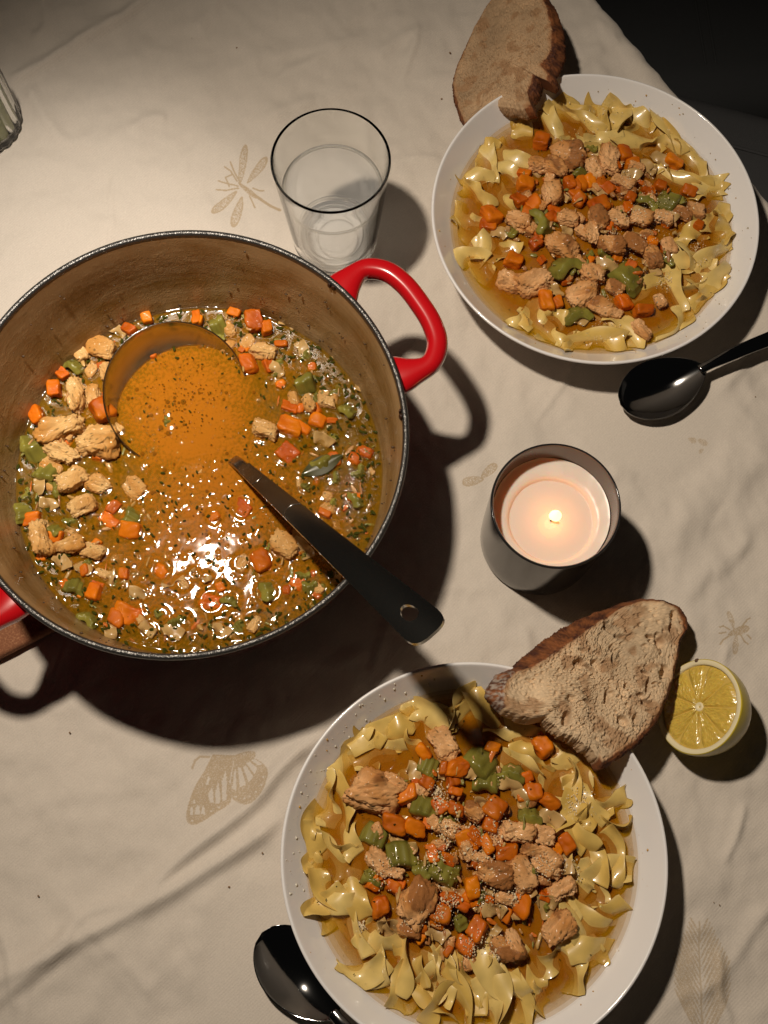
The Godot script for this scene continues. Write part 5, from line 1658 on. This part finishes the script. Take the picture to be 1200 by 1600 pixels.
func build_candle() -> void:
	var t := thing("candle", CANDLE, "lit cream wax candle in a dark smoked glass jar", "candle")
	var b := Buf.new()
	var dark := mat(Color(0.02, 0.019, 0.019), 0.1)
	dark.metallic_specular = 0.32
	lathe(b, [Vector2(0.0003, 0.0), Vector2(0.035, 0.0), Vector2(0.038, 0.0008), Vector2(0.0391, 0.003), Vector2(0.0396, 0.02), Vector2(0.0400, 0.06), Vector2(0.0402, 0.0810), Vector2(0.0400, 0.0822), Vector2(0.0394, 0.0825), Vector2(0.0388, 0.0821)], 128)
	put("jar", finish(b), dark, t)
	b = Buf.new()
	var inner := mat(Color(0.085, 0.068, 0.06), 0.25)
	lathe(b, [Vector2(0.0388, 0.0821), Vector2(0.0382, 0.0805), Vector2(0.0375, 0.06), Vector2(0.0374, 0.05)], 128)
	put("inner_wall", finish(b), inner, t)
	b = Buf.new()
	var prof := [Vector2(0.0373, 0.0625), Vector2(0.0355, 0.0618), Vector2(0.031, 0.0616), Vector2(0.0290, 0.0613), Vector2(0.0276, 0.0602), Vector2(0.0270, 0.0588), Vector2(0.0266, 0.0578), Vector2(0.026, 0.0576), Vector2(0.015, 0.0575), Vector2(0.0003, 0.0575)]
	lathe(b, prof, 128, null, func(q: Vector3, a: float, k: int) -> Vector3:
		var pool := Vector3(0.0006, 0, 0.0030) * smoothstep(0.036, 0.027, Vector2(q.x, q.z).length())
		var wob := 1.0 + 0.012 * soft.get_noise_2d(cos(a) * 60.0, sin(a) * 60.0)
		return Vector3(q.x * wob, q.y + 0.0004 * soft.get_noise_2d(q.x * 3000.0, q.z * 3000.0) * float(k < 5), q.z * wob) + pool)
	var wax := mat(Color(0.80, 0.67, 0.575), 0.35)
	wax.subsurf_scatter_enabled = true
	wax.subsurf_scatter_strength = 0.35
	put("wax", finish(b), wax, t)
	put("melted_wax", disc(0.0262, 0.0583, 20, 96, func(x: float, z: float) -> float: return 0.00008 * soft.get_noise_2d(x * 4000.0, z * 4000.0)), pane(0.0, 0.03), t, Vector3(0.0006, 0, 0.003))
	var wick := Buf.new()
	tube(wick, curve([Vector3(0, 0.0575, 0), Vector3(0.0003, 0.0625, 0.0002), Vector3(0.0014, 0.0665, -0.0004)], 5), [0.0007, 0.0007, 0.0007, 0.0007, 0.0007, 0.0007, 0.0007, 0.0007, 0.0007, 0.0007, 0.0006], [0.0007, 0.0007, 0.0007, 0.0007, 0.0007, 0.0007, 0.0007, 0.0007, 0.0007, 0.0007, 0.0006], Vector3(0, 0, 1), 8)
	put("wick", wick.mesh(), mat(Color(0.02, 0.015, 0.012), 0.9), t, Vector3(0.0006, 0, 0.003))
	b = Buf.new()
	lathe(b, [Vector2(0.0002, 0.0), Vector2(0.0018, 0.001), Vector2(0.0027, 0.003), Vector2(0.0026, 0.005), Vector2(0.0017, 0.008), Vector2(0.0008, 0.0102), Vector2(0.0002, 0.012)], 24)
	var fire := mat(Color(1, 0.8, 0.45), 1.0)
	fire.emission_enabled = true
	fire.emission = Color(1.0, 0.88, 0.62)
	fire.emission_energy_multiplier = 2.2
	put("flame", finish(b), fire, t, Vector3(0.0018, 0.0632, 0.0026), Basis.from_scale(Vector3(1.45, 1.2, 1.25)))
	var glow := OmniLight3D.new()
	glow.name = "candle_light"
	glow.light_color = Color(1.0, 0.56, 0.24)
	glow.light_energy = 0.0003
	glow.light_size = 0.003
	glow.omni_range = 4.0
	glow.omni_attenuation = 2.0
	glow.shadow_enabled = true
	glow.position = Vector3(0.0018, 0.069, 0.0026)
	t.add_child(glow)

func build_lemon() -> void:
	var up := Vector3(-0.74, 0.66, -0.12).normalized()
	var ex := Vector3(0, 0, 1).cross(up).normalized() * -1.0
	ex = up.cross(Vector3(0, 0, 1)).normalized()
	var ez := ex.cross(up).normalized()
	var c := Vector3(0.2014, 0.034, -0.0938)
	var t := thing("lemon_half", c, "half a yellow lemon, cut face up, beside the sourdough slice", "lemon")
	t.basis = Basis(ex, up, ez)
	var b := Buf.new()
	var prof := []
	for k in 33:
		var a := PI * 0.5 * k / 32.0
		var y := -0.0335 * cos(a)
		var r := 0.0305 * pow(sin(a), 0.92)
		if k < 5: y -= 0.003 * (1.0 - k / 5.0)
		prof.push_back(Vector2(maxf(r, 0.0003), y))
	prof += [Vector2(0.0303, 0.0006), Vector2(0.0298, 0.0009)]
	lathe(b, prof, 140, null, func(q: Vector3, _a: float, k: int) -> Vector3:
		if k > 32: return q
		var d := cells.get_noise_3dv(q * 5200.0) * 0.00028 + soft.get_noise_3dv(q * 900.0) * 0.0007
		return q + q.normalized() * d)
	var peel := mat(Color(0.60, 0.45, 0.035), 0.38)
	peel.clearcoat_enabled = true
	peel.clearcoat = 0.4
	peel.clearcoat_roughness = 0.2
	put("peel", finish(b), peel, t)
	b = Buf.new()
	lathe(b, [Vector2(0.0298, 0.0009), Vector2(0.0289, 0.0011), Vector2(0.0275, 0.0009), Vector2(0.0267, 0.0003), Vector2(0.0266, -0.001)], 128, null, func(q: Vector3, a: float, k: int) -> Vector3:
		var f := 1.0 + 0.018 * soft.get_noise_2d(cos(a) * 70.0, sin(a) * 70.0) * float(k == 2 or k == 3)
		return Vector3(q.x * f, q.y, q.z * f))
	put("pith", finish(b), mat(Color(0.74, 0.64, 0.40), 0.7), t)
	b = Buf.new()
	lathe(b, [Vector2(0.0266, -0.001), Vector2(0.012, -0.0009), Vector2(0.0003, -0.001)], 96)
	put("membrane", finish(b), mat(Color(0.60, 0.41, 0.09), 0.45), t)
	var pulp := wet(0.3, 0.9)
	pulp.subsurf_scatter_enabled = true
	pulp.subsurf_scatter_strength = 0.12
	var cuts := [0.1, 0.85, 1.5, 2.2, 2.85, 3.55, 4.3, 4.9, 5.62, TAU + 0.1]
	for s in cuts.size() - 1:
		var sb := Buf.new()
		sb.colored = true
		var a0: float = cuts[s] + 0.012
		var a1: float = cuts[s + 1] - 0.012
		var nr := 26
		var na := 22
		for k in nr + 1:
			for j in na + 1:
				var u := float(k) / nr
				var w := float(j) / na
				var r := lerpf(0.0022, 0.0265, u) * (1.0 + 0.02 * soft.get_noise_2d(s * 30.0, w * 40.0))
				var a := lerpf(a0, a1, 0.5 + (w - 0.5) * (1.0 - 0.25 * pow(u, 8.0) - 0.3 * pow(1.0 - u, 6.0)))
				var rim := minf(minf(u, 1.0 - u) * 9.0, minf(w, 1.0 - w) * 7.0)
				var fib := fine.get_noise_3d(r * 2300.0, a * 150.0 * (0.4 + u), s * 40.0)
				var y := -0.0009 + 0.0014 * minf(rim, 1.0) + fib * 0.0008 * minf(rim, 1.0)
				var tone := 0.9 + 0.3 * fib + 0.12 * w
				sb.vert(Vector3(cos(a) * r, y, sin(a) * r), Vector2(u, w), Color(0.66 * tone, 0.44 * tone, 0.075 * tone))
		for k in nr:
			for j in na:
				var q := k * (na + 1) + j
				sb.quad(q, q + 1, q + na + 2, q + na + 1)
		put("segment", sb.mesh(), pulp, t)
	b = Buf.new()
	lathe(b, [Vector2(0.0030, -0.001), Vector2(0.0026, 0.0002), Vector2(0.0014, -0.0004), Vector2(0.0003, -0.0012)], 24)
	put("core", finish(b), mat(Color(0.78, 0.66, 0.40), 0.6), t)
	put("stem_scar", chunk(Vector3(0.003, 0.002, 0.003), 5, 2.2, 0.0003, 1.0, 0.0, func(_p, _l, _f): return Color(0.10, 0.05, 0.02)), tinted(0.8), t, Vector3(-0.002, 0.0006, -0.0296))

func spoon(at: Vector3, along: Vector3, label: String) -> void:
	var steel := mat(Color(0.36, 0.355, 0.35), 0.09, 1.0)
	var f := Vector3(along.x, 0, along.z).normalized()
	var t := thing("soup_spoon", at, label, "spoon", "steel soup spoons")
	t.basis = Basis(f, Vector3.UP, f.cross(Vector3.UP))
	var L := 0.066
	var b := Buf.new()
	var nu := 40
	var nv := 24
	for side in 2:
		for k in nu + 1:
			var u := float(k) / nu
			var hw := 0.0218 * pow(maxf(sin(PI * pow(u, 0.86)), 0.0), 0.58)
			hw = maxf(hw, 0.0034 * smoothstep(0.9, 1.0, u))
			var deep := 0.0098 * pow(maxf(sin(PI * pow(u, 0.9)), 0.0), 0.75)
			for j in nv + 1:
				var w := 2.0 * j / nv - 1.0
				var y := 0.0108 + 0.004 * smoothstep(0.55, 1.0, u) + 0.001 * (1.0 - u) - deep * (1.0 - pow(absf(w), 2.1))
				b.vert(Vector3(u * L, y - (0.0 if side == 0 else 0.0010), w * hw), Vector2(u, w))
	var half := (nu + 1) * (nv + 1)
	for k in nu:
		for j in nv:
			var q := k * (nv + 1) + j
			b.quad(q, q + 1, q + nv + 2, q + nv + 1)
			b.quad(half + q, half + q + nv + 1, half + q + nv + 2, half + q + 1)
	for k in nu:
		var q := k * (nv + 1)
		b.quad(q, q + nv + 1, half + q + nv + 1, half + q)
		q += nv
		b.quad(q, half + q, half + q + nv + 1, q + nv + 1)
	put("spoon_bowl", b.mesh(), steel, t)
	var h := Buf.new()
	var path := curve([Vector3(L - 0.004, 0.0143, 0), Vector3(L + 0.008, 0.0170, 0), Vector3(L + 0.03, 0.0185, 0), Vector3(L + 0.075, 0.0135, 0), Vector3(L + 0.115, 0.0065, 0), Vector3(L + 0.132, 0.0042, 0), Vector3(L + 0.136, 0.0038, 0)], 6)
	var wide := []
	var high := []
	for k in path.size():
		var u := float(k) / (path.size() - 1)
		wide.push_back((0.0036 + 0.0012 * smoothstep(0.1, 0.3, u) + 0.0052 * smoothstep(0.3, 0.85, u)) * (1.0 if u < 0.93 else sqrt(maxf(0.05, 1.0 - pow((u - 0.93) / 0.07, 2.0)))))
		high.push_back(0.0016 if u < 0.3 else 0.0012)
	tube(h, path, wide, high, Vector3.UP, 16)
	put("handle", h.mesh(), steel, t)

func build_shaker() -> void:
	var t := thing("glass_shaker", Vector3(-0.3152, 0, -0.5173), "ribbed clear glass shaker of green salt at the table's far corner", "shaker")
	var b := Buf.new()
	var ribs := 22.0
	var prof := [Vector2(0.0003, 0.0), Vector2(0.027, 0.0), Vector2(0.0288, 0.0012), Vector2(0.0295, 0.004), Vector2(0.0295, 0.02), Vector2(0.0293, 0.045), Vector2(0.0288, 0.056), Vector2(0.027, 0.064), Vector2(0.0235, 0.07), Vector2(0.022, 0.072), Vector2(0.0215, 0.072), Vector2(0.0214, 0.07), Vector2(0.0240, 0.063), Vector2(0.0258, 0.055), Vector2(0.0262, 0.02), Vector2(0.0260, 0.008), Vector2(0.0245, 0.0055), Vector2(0.0003, 0.0052)]
	lathe(b, prof, 220, null, func(q: Vector3, a: float, k: int) -> Vector3:
		var s := 1.0 + (0.035 * absf(sin(a * ribs * 0.5)) - 0.02 if k >= 2 and k <= 7 else 0.0)
		return Vector3(q.x * s, q.y, q.z * s))
	put("ribbed_jar", finish(b), solid_glass(Color(0.97, 0.985, 0.97), 0.05), t)
	b = Buf.new()
	lathe(b, [Vector2(0.0003, 0.0056), Vector2(0.0242, 0.0058), Vector2(0.0256, 0.008), Vector2(0.0258, 0.02), Vector2(0.0256, 0.042), Vector2(0.0003, 0.044)], 64)
	put("contents", finish(b), mat(Color(0.30, 0.33, 0.09), 0.8), t)
	b = Buf.new()
	lathe(b, [Vector2(0.0232, 0.070), Vector2(0.0240, 0.072), Vector2(0.0240, 0.088), Vector2(0.022, 0.093), Vector2(0.012, 0.096), Vector2(0.0003, 0.0965)], 96)
	put("lid", finish(b), mat(Color(0.6, 0.6, 0.6), 0.25, 1.0), t)

func build_crumbs() -> void:
	var places := []
	for p in [
		[-0.1283, -0.5944], [-0.0908, -0.4021], [-0.1976, -0.0658], [-0.2386, -0.0593], [-0.0687, -0.0087], [-0.0682, 0.0041], [-0.0876, 0.0251], 
		[0.2152, 0.0232], [0.2187, 0.0246], [0.214, 0.013], [0.2095, -0.1349], [0.0121, -0.5979], [0.0376, -0.5973], [0.032, -0.5551], [0.1934, -0.3654], 
		[0.2601, -0.3185], [0.0138, -0.5062], [-0.1638, -0.6017], [0.1564, -0.1359], [-0.2056, 0.0347], ]:
		var s := rng.randf_range(0.25, 0.7)
		places.push_back(Transform3D(Basis.from_euler(Vector3(rng.randf(), rng.randf() * 6, 0)).scaled(Vector3(s, s * 0.6, s)), Vector3(p[0], 0.0004, p[1])))
	var o := many("crumbs", chunk(Vector3(0.0016, 0.0012, 0.0013), 4, 2.3, 0.0003, 1.0, 0.0, func(_p, _l, f): return Color(0.22, 0.13, 0.07) * (1.0 + f)), tinted(0.8), places)
	tag(o, "small brown crumbs strewn over the cream tablecloth", "crumbs", "", "stuff")

func _ready() -> void:
	rng.seed = 20241
	soft.seed = 7
	soft.noise_type = FastNoiseLite.TYPE_SIMPLEX_SMOOTH
	soft.frequency = 0.02
	soft.fractal_octaves = 3
	fine.seed = 21
	fine.noise_type = FastNoiseLite.TYPE_SIMPLEX_SMOOTH
	fine.frequency = 0.11
	fine.fractal_octaves = 2
	plain_wave.seed = 11
	plain_wave.noise_type = FastNoiseLite.TYPE_SIMPLEX_SMOOTH
	plain_wave.frequency = 0.03
	plain_wave.fractal_type = FastNoiseLite.FRACTAL_NONE
	cells.seed = 5
	cells.noise_type = FastNoiseLite.TYPE_CELLULAR
	cells.frequency = 0.11
	cells.cellular_return_type = FastNoiseLite.RETURN_DISTANCE
	# camera
	var cam := Camera3D.new()
	cam.name = "camera"
	var th := deg_to_rad(16.493)
	var ro := deg_to_rad(2.2018)
	var fw := Vector3(0, -cos(th), -sin(th))
	var up := Vector3(0, sin(th), -cos(th))
	cam.transform = Transform3D(Basis(Vector3.RIGHT * cos(ro) + up * sin(ro), -Vector3.RIGHT * sin(ro) + up * cos(ro), -fw), Vector3(0, 0.7524, 0))
	cam.fov = rad_to_deg(2.0 * atan(800.0 / 1787.6326))
	cam.near = 0.02
	cam.far = 30.0
	add_child(cam)
	cam.current = true
	# a dark room
	var env := Environment.new()
	env.background_mode = Environment.BG_COLOR
	env.background_color = Color(0.0052, 0.0050, 0.0047).linear_to_srgb()
	env.tonemap_mode = Environment.TONE_MAPPER_LINEAR
	env.tonemap_exposure = 1.0
	env.sdfgi_enabled = true
	env.ssao_enabled = true
	env.ssil_enabled = true
	var we := WorldEnvironment.new()
	we.name = "environment"
	we.environment = env
	add_child(we)
	# the hanging lamp's light
	var sun := SpotLight3D.new()
	sun.name = "lamp_light"
	sun.light_color = Color(1.0, 0.945, 0.87)
	sun.light_energy = 0.74
	sun.light_size = 0.026
	sun.spot_angle = 44.0
	sun.spot_angle_attenuation = 1.0
	sun.spot_range = 6.0
	sun.spot_attenuation = 2.0
	sun.shadow_enabled = true
	add_child(sun)
	sun.look_at_from_position(LAMP, Vector3(0.08, 0, -0.12), Vector3.RIGHT)
	# the brighter middle of the same lamp's beam
	var beam := sun.duplicate()
	beam.name = "lamp_beam"
	beam.light_color = Color(1.0, 0.965, 0.915)
	beam.light_energy = 0.5
	beam.spot_angle = 15.0
	add_child(beam)
	beam.look_at_from_position(LAMP, Vector3(-0.24, 0, -0.36), Vector3.RIGHT)

	var grain := NoiseTexture2D.new()
	grain.width = 512
	grain.height = 512
	grain.seamless = true
	grain.noise = fine
	foods = {"chicken": wet(0.5, 0.15), "carrot": wet(0.45, 0.08), "celery": wet(0.4, 0.5), "onion": wet(0.35, 0.6), "noodle": wet(0.4, 0.45)}
	for k in ["chicken", "carrot", "celery"]:
		var m: StandardMaterial3D = foods[k]
		m.heightmap_enabled = true
		m.heightmap_texture = grain
		m.heightmap_scale = 0.045 if k == "chicken" else 0.007
		m.uv1_triplanar = true
		m.uv1_scale = Vector3(22, 60, 60) if k == "chicken" else Vector3.ONE * 55.0
		m.metallic_specular = 0.3
	build_table_and_chair()
	build_cloth()
	build_lamp()
	build_pot()
	build_pot_soup()
	build_ladle()
	build_bowls()
	build_bread()
	build_glass()
	build_candle()
	build_lemon()
	spoon(Vector3(0.1616, 0, -0.3038), Vector3(0.2197, 0, -0.3326) - Vector3(0.1616, 0, -0.3038), "steel soup spoon below the bowl at the table's edge, handle leaving the cloth")
	spoon(Vector3(-0.0644, 0, 0.0502), Vector3(-0.0203, 0, 0.0922) - Vector3(-0.0644, 0, 0.0502), "steel soup spoon tucked half under the bowl beside the lemon")
	build_shaker()
	build_crumbs()
